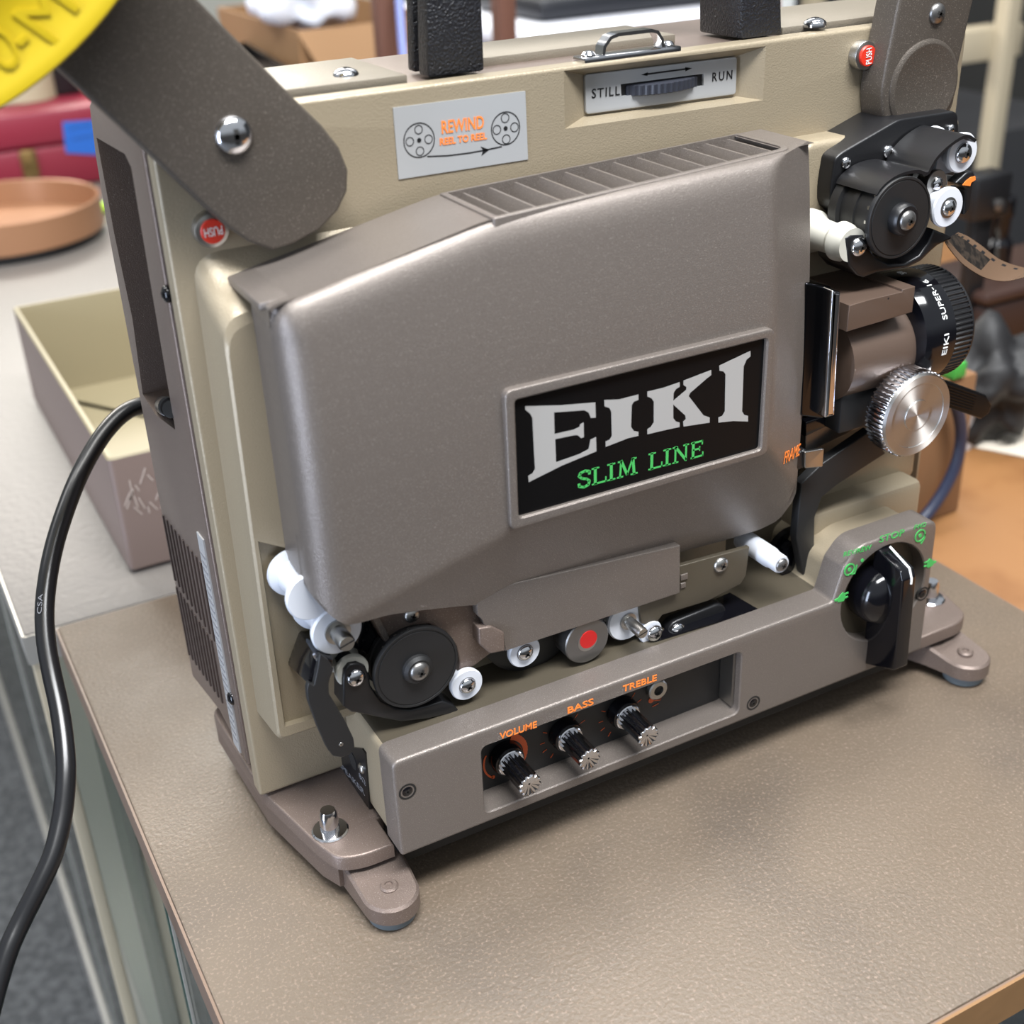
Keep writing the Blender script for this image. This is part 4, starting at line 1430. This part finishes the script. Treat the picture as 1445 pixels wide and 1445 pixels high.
# long black arm under the lens and the parts beside it
al = [(1131, 683), (1160, 655), (1228, 608), (1250, 640), (1182, 684), (1160, 702), (1150, 730), (1149, 790), (1152, 832), (1136, 822), (1124, 760)]
MB().prism(polyY(al, 0.026), 0.026, 0.031, 0, 0.0006).build('swing_arm', 'blackmatt', P)
c = Y(1132, 790, 0.034)
MB().lathe(c, NEG, [(0.0135, -0.012), (0.0135, -0.0085), (0.0095, -0.008), (0.0095, -0.003), (0.0135, -0.0025), (0.0135, 0), (0.003, 0.0006)], 40).build('take_up_guide', 'blackgloss', P)
mb = MB().prism(polyY([(1137, 606), (1229, 572), (1229, 596), (1137, 640)], 0.036), 0.036, 0.05, 0, 0.0005)
mb.build('gate_bracket', 'steelgrey', P)
mb = MB().prism(polyY([(1137, 596), (1180, 582), (1215, 578), (1137, 616)], 0.030), 0.030, 0.034, 0, 0.0004)
mb.build('gate_bracket_top', 'blackgloss', P)
mb = MB().prism(rounded(polyY([(1136, 638), (1163, 633), (1161, 659), (1136, 661)], 0.018), 0.0008), 0.018, 0.0195, 0, 0.0004)
mb.build('framing_lever', 'satin', P)
c = Y(1131, 648, 0.020)
MB().lathe(c, NEG, [(0.005, -0.006), (0.005, 0), (0.0044, 0.0006)], 48, 0, lambda k: 1.0 if k % 4 < 2 else 0.93).build('framing_knob', 'black', P)
# white post
c1 = X(1103, 797, Y(1103, 797, 0.006).x)
c1 = Y(1103, 797, 0.010)
o = MB().lathe(c1, NEG, [(0.0042, 0), (0.0046, -0.001), (0.0046, -0.006), (0.0052, -0.008), (0.0052, -0.03)], 28).build('guide_post', 'white', P)
screw(c1 + Vector((0, -0.0001, 0)), 0.0034, o, m='steelgrey')

# stepped beige casting beside the control box
mb = MB()
mb.box(0.243, 0.316, 0.030, 0.069, 0.080, 0.112, 0, 0.004)
mb.box(0.252, 0.324, 0.044, 0.069, 0.105, 0.128, 0, 0.004)
mb.box(0.300, 0.3445, 0.060, 0.070, 0.06, 0.150, 0, 0.002)
mb.build('stepped_casting', 'beige', P)
MB().box(0.330, 0.338, 0.0585, 0.0605, 0.119, 0.124, 0, 0.0005).build('casting_slot', 'dark', P)

# ------------------------------------------------------------------ upper sprocket assembly
c1_ = lambda pts: crop(pts, 4.446, 1120, 120)
fp = polyY(c1_([(232, 640), (262, 460), (300, 425), (662, 214), (1005, 163), (1032, 180), (1040, 290), (1020, 560), (700, 860), (330, 860), (230, 760)]), 0.044)
MB().prism(rounded(fp, 0.003), 0.044, YB, 0, 0.001).build('sprocket_plate', 'black', P)
for q, rr_ in (((330, 490), 30), ((595, 420), 34), ((990, 275), 22)):
    p_ = c1_([q])[0]
    pscrew(p_[0], p_[1], 0.0435, rr_ / 4.446, P)
o, c, r = sprocket(1270.5, 308, 45.5, 0.016, 0.027)
MB().lathe(c, NEG, [(r * 0.40, -0.001), (r * 0.40, 0.0028), (r * 0.34, 0.0044), (r * 0.2, 0.0044)], 36).build('hub', 'black', o)
screw(c + Vector((0, -0.0042, 0)), r * 0.25, o, m='steelgrey')
ga = polyY(c1_([(522, 690), (545, 650), (590, 605), (650, 565), (720, 540), (790, 532), (838, 548), (862, 510), (900, 450), (970, 380), (1050, 325), (1100, 312), (1148, 342)]), 0.017)


def smooth(p, n=4):
    out = []
    for i in range(len(p) - 1):
        a, b, c_, d = Vector(p[max(i - 1, 0)]), Vector(p[i]), Vector(p[i + 1]), Vector(p[min(i + 2, len(p) - 1)])
        for k in range(n):
            t = k / n
            q = 0.5 * ((2 * b) + (c_ - a) * t + (2 * a - 5 * b + 4 * c_ - d) * t * t + (3 * b - a - 3 * c_ + d) * t ** 3)
            out.append(tuple(q))
    out.append(tuple(p[-1]))
    return out


MB().sheet(smooth(ga), 0.017, 0.043, 0.0014).build('film_shoe', 'black', P)
lg = polyY(c1_([(325, 960), (360, 942), (440, 940), (470, 1010), (520, 1085), (600, 1125), (700, 1120), (790, 1070), (850, 985), (880, 905), (990, 950), (1000, 962), (905, 1008), (868, 1040), (800, 1105), (715, 1148), (520, 1180), (440, 1210), (400, 1195), (345, 1130)]), 0.021)
MB().prism(lg, 0.021, 0.041, 0, 0.001).build('lower_film_shoe', 'black', P)
pscrew(1212, 348.5, 0.0205, 11, P)
mb = MB()
c = Y(1203, 346, 0.0215)
mb.lathe(c, NEG, [(0.0075, 0), (0.0075, -0.003), (0.0085, -0.005), (0.0088, -0.008), (0.0068, -0.011), (0.0072, -0.02), (0.0098, -0.026), (0.0098, -0.03)], 36)
mb.build('film_roller', 'ivory', P)
roller(1359, 216, 21.5, 0.022, 0.02, scr=11)
roller(1322, 259, 15, 0.024, 0.012, 'satin', scr=7.5)
roller(1338.5, 293, 21.8, 0.016, 0.02, scr=9)
MB().prism(polyY(c1_([(905, 450), (1000, 440), (1010, 545), (940, 560), (870, 720), (870, 700)]), 0.029), 0.029, 0.032, 0, 0.0004).build('roller_link', 'white', P)
MB().prism(polyY(c1_([(955, 560), (1060, 580), (1060, 625), (965, 630)]), 0.027), 0.027, 0.030, 0, 0.0004).build('steel_link', 'satin', P)
mb = MB().prism(rounded(polyY(c1_([(1015, 615), (1090, 545), (1130, 540), (1145, 575), (1125, 640), (1105, 790), (1070, 820), (1080, 650)]), 0.022), 0.001), 0.022, 0.027, 0, 0.001)
mb.prism(polyY(c1_([(1062, 628), (1080, 605), (1110, 580), (1140, 572), (1142, 595), (1115, 612), (1108, 634)]), 0.0216), 0.0216, 0.023, 1)
mb.build('release_lever', ['black', 'orange'], P, label='black release lever with orange arrow')

# ------------------------------------------------------------------ things that are not part of the projector
# yellow reel
RC = Vector((-0.1418, 0.03, 0.467))
RR = 0.1302
mb = MB()
n = 120
hub = 0.030
inner = 0.112


def disc(y0, y1):
    prof = [(0.004, y0), (hub * 1.2, y0), (hub * 1.25, y0 + 0.0006), (RR * 0.72, y0 + 0.0006), (RR * 0.745, y0), (RR * 0.775, y0), (RR * 0.785, y0 + 0.0009), (RR * 0.955, y0 + 0.0009), (RR * 0.967, y0), (RR * 0.995, y0), (RR, y0 + 0.0006), (RR, y1)]
    mb.lathe((RC.x, 0, RC.z), (0, 1, 0), prof, n)


disc(0.030, 0.0325)
mb.lathe((RC.x, 0, RC.z), (0, 1, 0), [(hub, 0.032), (hub, 0.046)], 60)
mb.lathe((RC.x, 0, RC.z), (0, 1, 0), [(0.004, 0.0456), (RR, 0.0456), (RR, 0.048), (0.004, 0.048)], n)
yy = 0.0309
pa, pb = Y(5, 85, yy), Y(27, 60, yy)


def reel_text(ch, px, py, px2, py2, cap):
    a, b = Y(px, py, yy), Y(px2, py2, yy)
    up = Vector((RC.x - (a.x + b.x) / 2, 0, RC.z - (a.z + b.z) / 2))
    mb.text(ch, a, b, cap, up, 0, 0.0006)


reel_text('O', 3, 104, 35, 87, 0.0128)
reel_text('-', 41, 79, 53, 68, 0.0135)
reel_text('M', 78, 64, 112, 10, 0.0145)
o = mb.build('film_reel', 'yellow', None)
tag(o, 'yellow plastic film reel hanging on the projector arm, upper left corner', 'film reel')
MB().lathe((RC.x, 0, RC.z), (0, 1, 0), [(0.0038, 0.029), (0.0038, 0.054)], 24).build('reel_spindle', 'chrome', P)

# power cord
cordpx = [(262, 583, -0.030, 'x'), (240, 572, -0.040, 'x')]
pts = [X(262, 588, -0.012), X(248, 580, -0.03), X(238, 574, -0.041)]
d0 = 0.66
path = [(222, 571, .655), (200, 572, .645), (176, 582, .635), (152, 605, .625), (130, 637, .615), (110, 675, .605), (93, 718, .597), (78, 765, .59), (68, 812, .583), (63, 860, .577), (65, 905, .571), (73, 950, .565), (84, 1000, .559), (91, 1050, .553), (93, 1095, .548), (88, 1150, .543), (75, 1205, .537), (55, 1250, .532), (30, 1300, .527), (12, 1340, .522), (-4, 1390, .517), (-20, 1450, .512), (-45, 1540, .52), (-60, 1700, .56), (-40, 1900, .64)]
pts += [D(a, b, d) for a, b, d in path]
sp = []
for i in range(len(pts) - 1):
    a, b, c_, d = pts[max(i - 1, 0)], pts[i], pts[i + 1], pts[min(i + 2, len(pts) - 1)]
    for k in range(4):
        t = k / 4
        sp.append(0.5 * ((2 * b) + (c_ - a) * t + (2 * a - 5 * b + 4 * c_ - d) * t * t + (3 * b - a - 3 * c_ + d) * t ** 3))
sp.append(pts[-1])
o = MB().tube(sp, 0.0043, 16).build('power_cord', 'cord')
tag(o, 'black rubber power cord looping from the projector down past the counter edge', 'cord')

pc0, pc1 = D(58.5, 866, 0.5715), D(60.5, 838, 0.5745)
MB().text('CSA', pc0, pc1, 0.0021, -r0, 0, 0.0001).build('cord_print', 'greyink', o)

# loose end of film
up_ = [(1352, 328, .035), (1366, 334, .034), (1385, 347, .032), (1412, 367, .030), (1445, 378, .029), (1470, 382, .028)]
lo_ = [(1332, 339, .022), (1341, 353, .022), (1360, 374, .021), (1390, 392, .020), (1419, 397, .019), (1450, 390, .019)]
up3 = [Y(a, b, c_) for a, b, c_ in up_]
lo3 = [Y(a, b, c_) for a, b, c_ in lo_]


def cr3(pts, n):
    out = []
    for i in range(len(pts) - 1):
        a, b, c_, d = pts[max(i - 1, 0)], pts[i], pts[i + 1], pts[min(i + 2, len(pts) - 1)]
        for k in range(n):
            t = k / n
            out.append(0.5 * ((2 * b) + (c_ - a) * t + (2 * a - 5 * b + 4 * c_ - d) * t * t + (3 * b - a - 3 * c_ + d) * t ** 3))
    out.append(pts[-1])
    return out


U, L = cr3(up3, 6), cr3(lo3, 6)
mb = MB()
nrm = Vector((0.1, -0.5, 0.6)).normalized() * 0.00016
fr_ = (0, 0.12, 0.22, 0.80, 1)
for i in range(len(U) - 1):
    for k in range(4):
        a, b = U[i].lerp(L[i], fr_[k]), U[i].lerp(L[i], fr_[k + 1])
        c_, d = U[i + 1].lerp(L[i + 1], fr_[k + 1]), U[i + 1].lerp(L[i + 1], fr_[k])
        mi = 1 if (k == 2 and i < 16) else 0
        if k == 1 and i % 3 == 1:
            mi = 2
        for s in (1, -1):
            mb.add([p + nrm * s for p in (a, b, c_, d)], [(0, 1, 2, 3) if s > 0 else (3, 2, 1, 0)], mi)
o = mb.build('film_strip', ['film', 'filmdark', 'ink'])
tag(o, 'curled end of brown movie film sticking out right of the upper sprocket', 'film strip')

# open tan lid of the projector on the rear counter
lx0, lx1, ly0, ly1, lh = -0.0345, 0.20, 0.356, 0.70, 0.082
e = empty('projector_lid', ((lx0 + lx1) / 2, (ly0 + ly1) / 2, 0.001), 'open tan box lid lying behind the projector on the grey counter', 'lid')
out = rounded([(lx0, ly0), (lx1, ly0), (lx1, ly1), (lx0, ly1)], 0.004)
inn = inset(out, 0.0045)
mb = MB()
mb.loft([[(x, y, 0.001) for x, y in inset(out, 0.003)], [(x, y, 0.004) for x, y in out], [(x, y, lh) for x, y in out]], 0, True)
mb.build('outer_shell', mat('mauve_brown_lid', (118, 102, 95), 0.5), e)
mb = MB()
mb.loft([[(x, y, lh) for x, y in out], [(x, y, lh + 0.0015) for x, y in inset(out, 0.001)], [(x, y, lh + 0.0015) for x, y in inset(out, 0.0035)], [(x, y, lh - 0.004) for x, y in inn], [(x, y, 0.006) for x, y in inset(inn, 0.004)]], 0, False, True)
mb.build('tan_lining', mat('tan_painted_lining', (134, 124, 98), 0.5), e)
c = Vector((0.0165, ly0 - 0.0003, 0.060))
MB().lathe(c, NEG, [(0.0065, 0), (0.0065, 0.0006), (0.003, 0.0008)], 24).build('rivet', mat('cream_rivet', (226, 212, 176), 0.4), e)
mb = MB()
random.seed(9)
for k in range(26):
    x, z = random.uniform(-0.025, 0.02), random.uniform(0.045, 0.072)
    l, a = random.uniform(0.004, 0.011), random.uniform(-2.2, -0.9)
    mb.strip([(x, z), (x + math.cos(a) * l, z + math.sin(a) * l)], 0.0007, ly0 - 0.0004, ly0 - 0.0001, 0)
mb.build('scuff_marks', mat('pale_scuffs', (176, 164, 156), 0.6), e)

# red case with latch and blue note
yr = 1.44
a, b = Z(-40, 272, 0), Z(170, 263, 0)
e = empty('red_case', (0.13, 1.6, 0), 'crimson carrying case at the back of the grey counter', 'case')
zt_r = Y(60, 158, yr + 0.03).z
xr0, xr1 = 0.0 - 0.10, 0.30
MB().box(xr0, xr1, yr + 0.04, yr + 0.30, 0.001, zt_r * 0.55, 0, 0.006).build('case_base', mat('crimson_vinyl', (124, 30, 48), 0.45, 0, (300, 0.2, 0.001)), e)
MB().box(xr0, xr1, yr + 0.04, yr + 0.30, zt_r * 0.55 + 0.002, zt_r, 0, 0.006).build('case_lid', mat('crimson_vinyl_lid', (130, 34, 52), 0.45, 0, (300, 0.2, 0.001)), e)
p = Y(41, 230, yr + 0.0395)
mb = MB()
mb.box(p.x - 0.011, p.x + 0.011, yr + 0.034, yr + 0.0405, p.z - 0.020, p.z + 0.018, 0, 0.003)
mb.lathe((p.x, yr + 0.034, p.z + 0.002), NEG, [(0.008, 0), (0.007, 0.004), (0.003, 0.005)], 20)
mb.build('latch', mat('aged_brass', (140, 116, 74), 0.35, 0.8), e)
q = [Y(88, 172, yr + 0.039), Y(150, 168, yr + 0.039), Y(150, 219, yr + 0.039), Y(93, 216, yr + 0.039)]
mb = MB().prism([(v.x, v.z) for v in q], yr + 0.0388, yr + 0.0398, 0)
yw = yr + 0.0386
for (x0, y0, x1, y1) in ((99, 182, 112, 179), (116, 179, 128, 177), (103, 197, 118, 194), (120, 194, 132, 191)):
    a, b = Y(x0, y0, yw), Y(x1, y1, yw)
    pts_ = [(a.x + (b.x - a.x) * k / 8, a.z + (b.z - a.z) * k / 8 + 0.002 * (-1) ** k) for k in range(9)]
    mb.strip(pts_, 0.001, yw, yw + 0.0001, 1)
o = mb.build('paper_note', [mat('blue_tape', (28, 92, 178), 0.6), 'ink'])
tag(o, 'blue tape note with handwriting stuck on the crimson case', 'note')
for o_ in [x for x in COL.objects if x.parent == e]:
    pass

# things standing on the red case
zr = zt_r + 0.001
p = Y(38, 150, yr + 0.12)
o = MB().lathe((p.x, yr + 0.16, zr), ZUP, [(0.050, 0), (0.050, 0.11), (0.046, 0.112), (0.03, 0.112)], 40).build('tape_roll', mat('cream_paper_roll', (176, 166, 138), 0.6))
tag(o, 'cream cylindrical roll standing on the crimson case, under the yellow reel', 'roll')
p = Y(92, 130, yr + 0.16)
o = MB().box(p.x - 0.018, p.x + 0.020, yr + 0.14, yr + 0.2, zr, zr + 0.075, 0, 0.004).build('black_tin', 'black')
tag(o, 'small black block beside the cream roll on the crimson case', 'block')
p = Y(112, 130, yr + 0.16)
o = MB().box(p.x - 0.008, p.x + 0.07, yr + 0.15, yr + 0.22, zr, zr + 0.065, 0, 0.006).build('red_packet', mat('bright_red_card', (212, 40, 50), 0.4))
tag(o, 'bright red packet on the crimson case, half hidden by the projector arm', 'packet')

# shallow copper coloured pan
pc = Z(28, 318, 0.0)
pr = 0.118
pcx, pcy = 0.030, 1.245
e = MB()
e.lathe((pcx, pcy, 0), ZUP, [(pr * 0.93, 0.010), (pr * 0.99, 0.0105), (pr, 0.012), (pr, 0.046), (pr * 0.985, 0.047), (pr * 0.97, 0.046), (pr * 0.95, 0.018), (0.0001, 0.017)], 64)
o = e.build('round_pan', mat('copper_pan', (158, 116, 86), 0.35, 0.3))
tag(o, 'shallow round copper-coloured pan on the grey counter', 'pan')
MB().lathe((pcx, pcy, 0), ZUP, [(pr * 0.95, 0.0003), (pr * 0.95, 0.010)], 48).build('pan_base', 'black', o)
a, b = Z(116, 306, 0.006), Z(165, 285, 0.006)
dv = (b - a).normalized()
o = MB().lathe(a, dv, [(0.003, 0), (0.006, 0.004), (0.007, 0.012), (0.007, 0.05)], 24)
o.lathe(a + dv * 0.05, dv, [(0.007, 0), (0.0072, 0.001), (0.0072, 0.08)], 24, 1)
o = o.build('highlighter_pen', [mat('fluorescent_yellow', (190, 240, 60), 0.4), mat('pale_green_barrel', (190, 226, 196), 0.4)])
tag(o, 'yellow-green highlighter pen beside the copper pan', 'pen')

# ---- beyond the projector: boxes and office things on a lower desk
DZ = -0.06
o = MB().box(1.09, 1.85, 1.15, 1.9, FL, -0.0605, 0, 0.004).build('office_cabinet', mat('dark_grey_cabinet', (58, 58, 60), 0.5))
tag(o, 'dark grey office cabinet carrying the binders and the black machine', 'cabinet')
e = empty('wooden_desk', (0.75, 1.0, FL), 'orange-brown wooden desk beyond the counter, right', 'desk')
oak = mat('orange_oak', (136, 96, 58), 0.45, 0, (30, 0.1, 0.001), (24, (124, 84, 48), 0.45, 0.7))
MB().box(0.415, 1.08, -0.55, 2.5, DZ - 0.03, DZ, 0, 0.002).build('desk_top', oak, e)
for a, b in ((0.43, -0.5), (1.0, -0.5), (0.43, 2.4), (1.0, 2.4)):
    MB().box(a, a + 0.05, b, b + 0.05, FL, DZ - 0.03, 0, 0.002).build('leg', 'oakedge', e)

# carton beyond the lens
tan_card = mat('kraft_cardboard', (124, 90, 60), 0.7, 0, (60, 0.1, 0.001))


def bottom(px, py):
    return Z(px, py, DZ)


def obox(name, m, c, sx, sy, z0, z1, rot, label, cat, bev=0.003, group=None):
    bm_ = MB().box(-sx / 2, sx / 2, -sy / 2, sy / 2, 0, z1 - z0, 0, bev)
    o = bm_.build(name, m)
    o.location = (c[0], c[1], z0)
    o.rotation_euler = (0, 0, rot)
    return tag(o, label, cat, group)


p = bottom(1352, 722)
o = MB().box(p.x - 0.13, p.x, p.y, p.y + 0.12, DZ + 0.0005, DZ + 0.115, 0, 0.002).build('cardboard_carton', tan_card)
tag(o, 'brown cardboard carton on the desk behind the focus knob', 'carton')
kx0, ky0 = p.x, p.y
c0 = [Y(a_, b_, ky0 - 0.012) for a_, b_ in ((1345, 560), (1354, 590), (1356, 620), (1349, 655), (1334, 688), (1316, 716), (1300, 735))]
o = MB().tube(cr3(c0, 5), 0.0045, 10).build('blue_cable', mat('blue_grey_cable', (38, 45, 66), 0.4))
tag(o, 'blue-grey cable hanging in front of the cardboard carton', 'cable')

# black tangle and small items on the desk
from mathutils import noise as nz


def lump(cx, cy, z0, rx, ry, rz, seed, rough):
    bm_ = bmesh.new()
    bmesh.ops.create_icosphere(bm_, subdivisions=4, radius=1)
    off = Vector((seed * 3.1, seed * 1.7, seed))
    for v in bm_.verts:
        k = 1 + rough * nz.noise(v.co * 1.7 + off) + rough * 0.4 * nz.noise(v.co * 4.5 + off)
        v.co = Vector((cx + v.co.x * rx * k, cy + v.co.y * ry * k, z0 + max(0, rz + v.co.z * rz * k)))
    return MB().addbm(bm_)


p = bottom(1395, 655)
o = lump(p.x + 0.035, p.y + 0.04, DZ + 0.001, 0.05, 0.04, 0.048, 2, 0.5).build('black_pouch', mat('black_nylon_cloth', (22, 22, 24), 0.6), None, 80)
tag(o, 'crumpled black pouch lying on the desk right of the lens', 'pouch')
p = bottom(1372, 640)
o = MB().lathe((p.x, p.y + .02, DZ), ZUP, [(0.014, 0), (0.015, 0.002), (0.015, 0.055), (0.011, 0.062), (0.011, 0.07)], 24).build('white_bottle', 'white')
tag(o, 'small white bottle on the desk behind the thumb lever', 'bottle')
gt = Z(1362, 533, DZ + 0.1155)
o = MB().box(gt.x - 0.012, gt.x + 0.001, gt.y, gt.y + 0.016, DZ + 0.1155, DZ + 0.128, 0, 0.002).build('green_box', mat('green_card', (60, 150, 60), 0.5))
tag(o, 'small green box lying on the cardboard carton just below the lens', 'box')
# paper sheet on desk, right edge
p = bottom(1440, 640)
o = MB().box(-.07, .07, -.09, .09, 0, 0.001).build('paper_sheet', mat('off_white_paper', (222, 212, 196), 0.7))
o.location = (p.x + .06, p.y + .02, DZ + .0008)
o.rotation_euler = (0, 0, .5)
tag(o, 'sheet of off-white paper lying on the wooden desk at the right edge', 'paper')

# brown leather case
p = D(1386, 470, 1.25)
ztl, zbl = D(1400, 425, 1.25).z, DZ + 0.0005
e = empty('leather_case', (p.x + 0.1, p.y, DZ), 'dark brown leather case on the desk, right of the lens', 'case')
MB().box(p.x, p.x + 0.2, p.y, p.y + 0.10, zbl, ztl, 0, 0.010).build('case_body', mat('brown_leather', (46, 29, 23), 0.45, 0, (200, 0.2, 0.001)), e)
MB().box(p.x - 0.003, p.x + 0.203, p.y - 0.003, p.y + 0.103, ztl, ztl + 0.012, 0, 0.005).build('case_lid', mat('brown_leather_lid', (52, 33, 26), 0.45), e)
lcx, lcy, lcz = p.x, p.y, ztl + 0.0125

# cream metal shelving rack
e = empty('shelving_rack', (1.45, 0.95, FL), 'cream metal shelving rack standing beyond the desk', 'rack')
t0, t1 = D(1420, -80, 1.9), D(1388, 420, 2.0)
px_ = (t0.x + t1.x) / 2
pole = D(1398, 200, 1.95)
MB().box(pole.x - 0.013, pole.x + 0.013, pole.y - 0.013, pole.y + 0.013, FL, 0.75, 0, 0.002).build('upright', 'cream', e)
pb = D(1400, 55, 1.92)
bw = MB().box(pb.x - 0.10, pb.x + 0.034, pb.y - 0.03, pb.y + 0.01, pb.z - 0.024, pb.z + 0.022, 0, 0.003).build('shelf', 'cream', e)

# black device on a stand beside the rack
p = D(1395, 275, 1.2)
e = empty('black_monitor', (p.x, p.y, DZ), 'black box on a stand with one pale button, beside the rack pole', 'device')
MB().box(p.x - 0.026, p.x + 0.020, p.y - 0.01, p.y + 0.02, p.z - 0.021, p.z + 0.021, 0, 0.004).build('housing', 'black', e)
MB().box(p.x - 0.012, p.x + 0.012, p.y, p.y + 0.012, DZ + 0.0005, p.z - 0.02, 0, 0.002).build('stand', 'black', e)
q = D(1420, 292, 1.19)
MB().lathe((q.x, p.y - 0.0101, q.z), NEG, [(0.006, 0), (0.006, 0.002), (0.003, 0.003)], 20).build('button', 'steelgrey', e)
fx = D(1424, 415, 1.28).x
o = MB().lathe((fx, lcy + 0.05, lcz), ZUP, [(0.018, 0), (0.018, 0.03), (0.013, 0.036), (0.013, 0.055), (0.015, 0.058), (0.015, 0.075), (0.009, 0.078)], 28).build('black_flask', 'blackgloss')
tag(o, 'black cylindrical flask standing on the leather case near the film end', 'flask')

# cardboard box with white bag, dark tray
p = D(440, 60, 1.7)
e = empty('cardboard_box', (p.x, p.y, DZ), 'brown cardboard box behind the projector, white bag spilling over its rim', 'box')
Hb = D(440, 25, 1.7).z
bx0, bx1, by0, by1 = max(0.42, D(335, 60, 1.7).x + .02), D(560, 60, 1.7).x + .05, p.y - 0.10, p.y + 0.24
card = mat('kraft_box', (150, 114, 78), 0.7, 0, (20, 0.15, 0.002))
ob_ = [(bx0, by0), (bx1, by0), (bx1, by1), (bx0, by1)]
ib_ = inset(ob_, 0.004)
mb = MB().loft([[(x, y, DZ + .0005) for x, y in ob_], [(x, y, Hb) for x, y in ob_], [(x, y, Hb) for x, y in ib_], [(x, y, DZ + 0.01) for x, y in ib_]], 0, True, True)
mb.build('box_walls', card, e)
mb = MB()
mb.hexa([(bx0, by0 - .001, Hb - .004), (bx0 + 0.13, by0 - .001, Hb - .004), (bx0 + 0.13, by0, Hb), (bx0, by0, Hb), (bx0 + .02, by0 - 0.06, Hb - 0.07), (bx0 + 0.15, by0 - 0.05, Hb - 0.06), (bx0 + 0.15, by0 - 0.046, Hb - 0.055), (bx0 + .02, by0 - 0.056, Hb - 0.065)])
mb.build('flap', card, e)
# crumpled white bag
cx0, cx1 = D(345, 20, 1.66).x, D(500, 20, 1.66).x
o = lump((cx0 + cx1) / 2 + .01, by0 + 0.10, Hb - 0.03, (cx1 - cx0) * 0.5, 0.09, 0.075, 5, 0.4).build('plastic_bag', mat('white_plastic_bag', (236, 238, 244), 0.35), None, 80)
tag(o, 'crumpled white plastic bag spilling from the cardboard box', 'bag')
tzz = 0.17
tq = [Z(a_, b_, tzz) for a_, b_ in ((290, 84), (345, 58), (425, 103), (372, 122))]
tq = [(v.x, v.y) for v in tq]
mb = MB().prism(tq, tzz, 0.001, 0, 0.002, 'z', [inset(tq, 0.008)])
mb.cap([inset(tq, 0.0075)], tzz - 0.02, 'z', 1)
o = mb.build('dark_tray', ['black', mat('dark_brown_tray', (82, 64, 52), 0.4)])
tag(o, 'black-rimmed dark brown tray behind the supply arm, in front of the cardboard box', 'tray')

# white plastic tub with dark things on it
p = D(830, 60, 1.75)
e = empty('white_tub', (p.x, p.y + .2, DZ), 'large white plastic tub behind the carrying handle', 'tub')
wx0, wx1 = D(650, 60, 1.75).x + 0.01, D(1010, 60, 1.75).x + .05
hz = D(850, 18, 1.75).z
wp = mat('white_tub_plastic', (226, 228, 236), 0.4)
yb0 = p.y - 0.08
MB().box(wx0, wx1, yb0, yb0 + 0.4, DZ + .0005, hz - 0.02, 0, 0.02).build('tub_body', wp, e)
MB().box(wx0 - .01, wx1 + .01, yb0 - .01, yb0 + 0.41, hz - 0.022, hz, 0, 0.008).build('tub_lid', wp, e)
q = D(860, 8, 1.75)
o = MB().box(q.x - 0.13, q.x + 0.22, yb0 + 0.05, yb0 + 0.25, hz + .0005, hz + 0.03, 0, 0.012).build('black_folder', mat('black_vinyl', (26, 28, 34), 0.4))
tag(o, 'flat black folder lying on the white tub', 'folder')

# slim brown posts of a stand
for i, (px, top_px, lb) in enumerate(((545, 100, 'slim brown post left of the carrying handle'), (712, 76, 'slim brown post right of the left handle leg'))):
    d_ = 1.45
    p = D(px, 60, d_)
    o = MB().box(p.x - 0.011, p.x + 0.011, p.y - 0.011, p.y + 0.011, DZ + 0.0005, 0.6, 0, 0.002).build('wooden_post', mat('brown_post_wood', (100, 68, 56), 0.5))
    tag(o, lb, 'post', 'brown posts behind the projector')
a, b = D(568, -20, 1.5), D(562, 70, 1.5)
o = MB().tube([D(562, -30, 1.40), D(565, 20, 1.40), D(568, 60, 1.40), D(575, 130, 1.40)], 0.005, 8).build('blue_cable', mat('blue_violet_cable', (112, 124, 178), 0.5))
tag(o, 'blue-violet cable hanging beside the left brown post', 'cable')

# dark office equipment far right top
p = D(1190, 20, 2.2)
o = MB().box(p.x - 0.12, p.x + 0.16, p.y, p.y + 0.2, -0.06, p.z + 0.045, 0, 0.01).build('black_printer', mat('black_office_plastic', (40, 42, 48), 0.35))
tag(o, 'black office machine seen between handle and take-up arm', 'machine')
p = D(1112, 20, 2.0)
o = MB().box(p.x - 0.014, p.x + 0.014, p.y, p.y + 0.2, -0.06, p.z + 0.1, 0, 0.003).build('white_binder', mat('white_binder_card', (222, 226, 226), 0.5))
tag(o, 'white binder standing right of the carrying handle', 'binder')
o = MB().box(p.x - 0.046, p.x - 0.0155, p.y, p.y + 0.2, -0.06, p.z + 0.1, 0, 0.003).build('red_brown_binder', mat('red_brown_card', (140, 74, 58), 0.5))
tag(o, 'red-brown binder beside the white binder', 'binder')
p = D(1148, 10, 2.1)
o = MB().lathe((p.x, p.y, -0.06), ZUP, [(0.02, 0), (0.02, p.z + 0.09)], 20).build('cream_tube', 'cream')
tag(o, 'cream tube standing between the white binder and the black machine', 'tube')
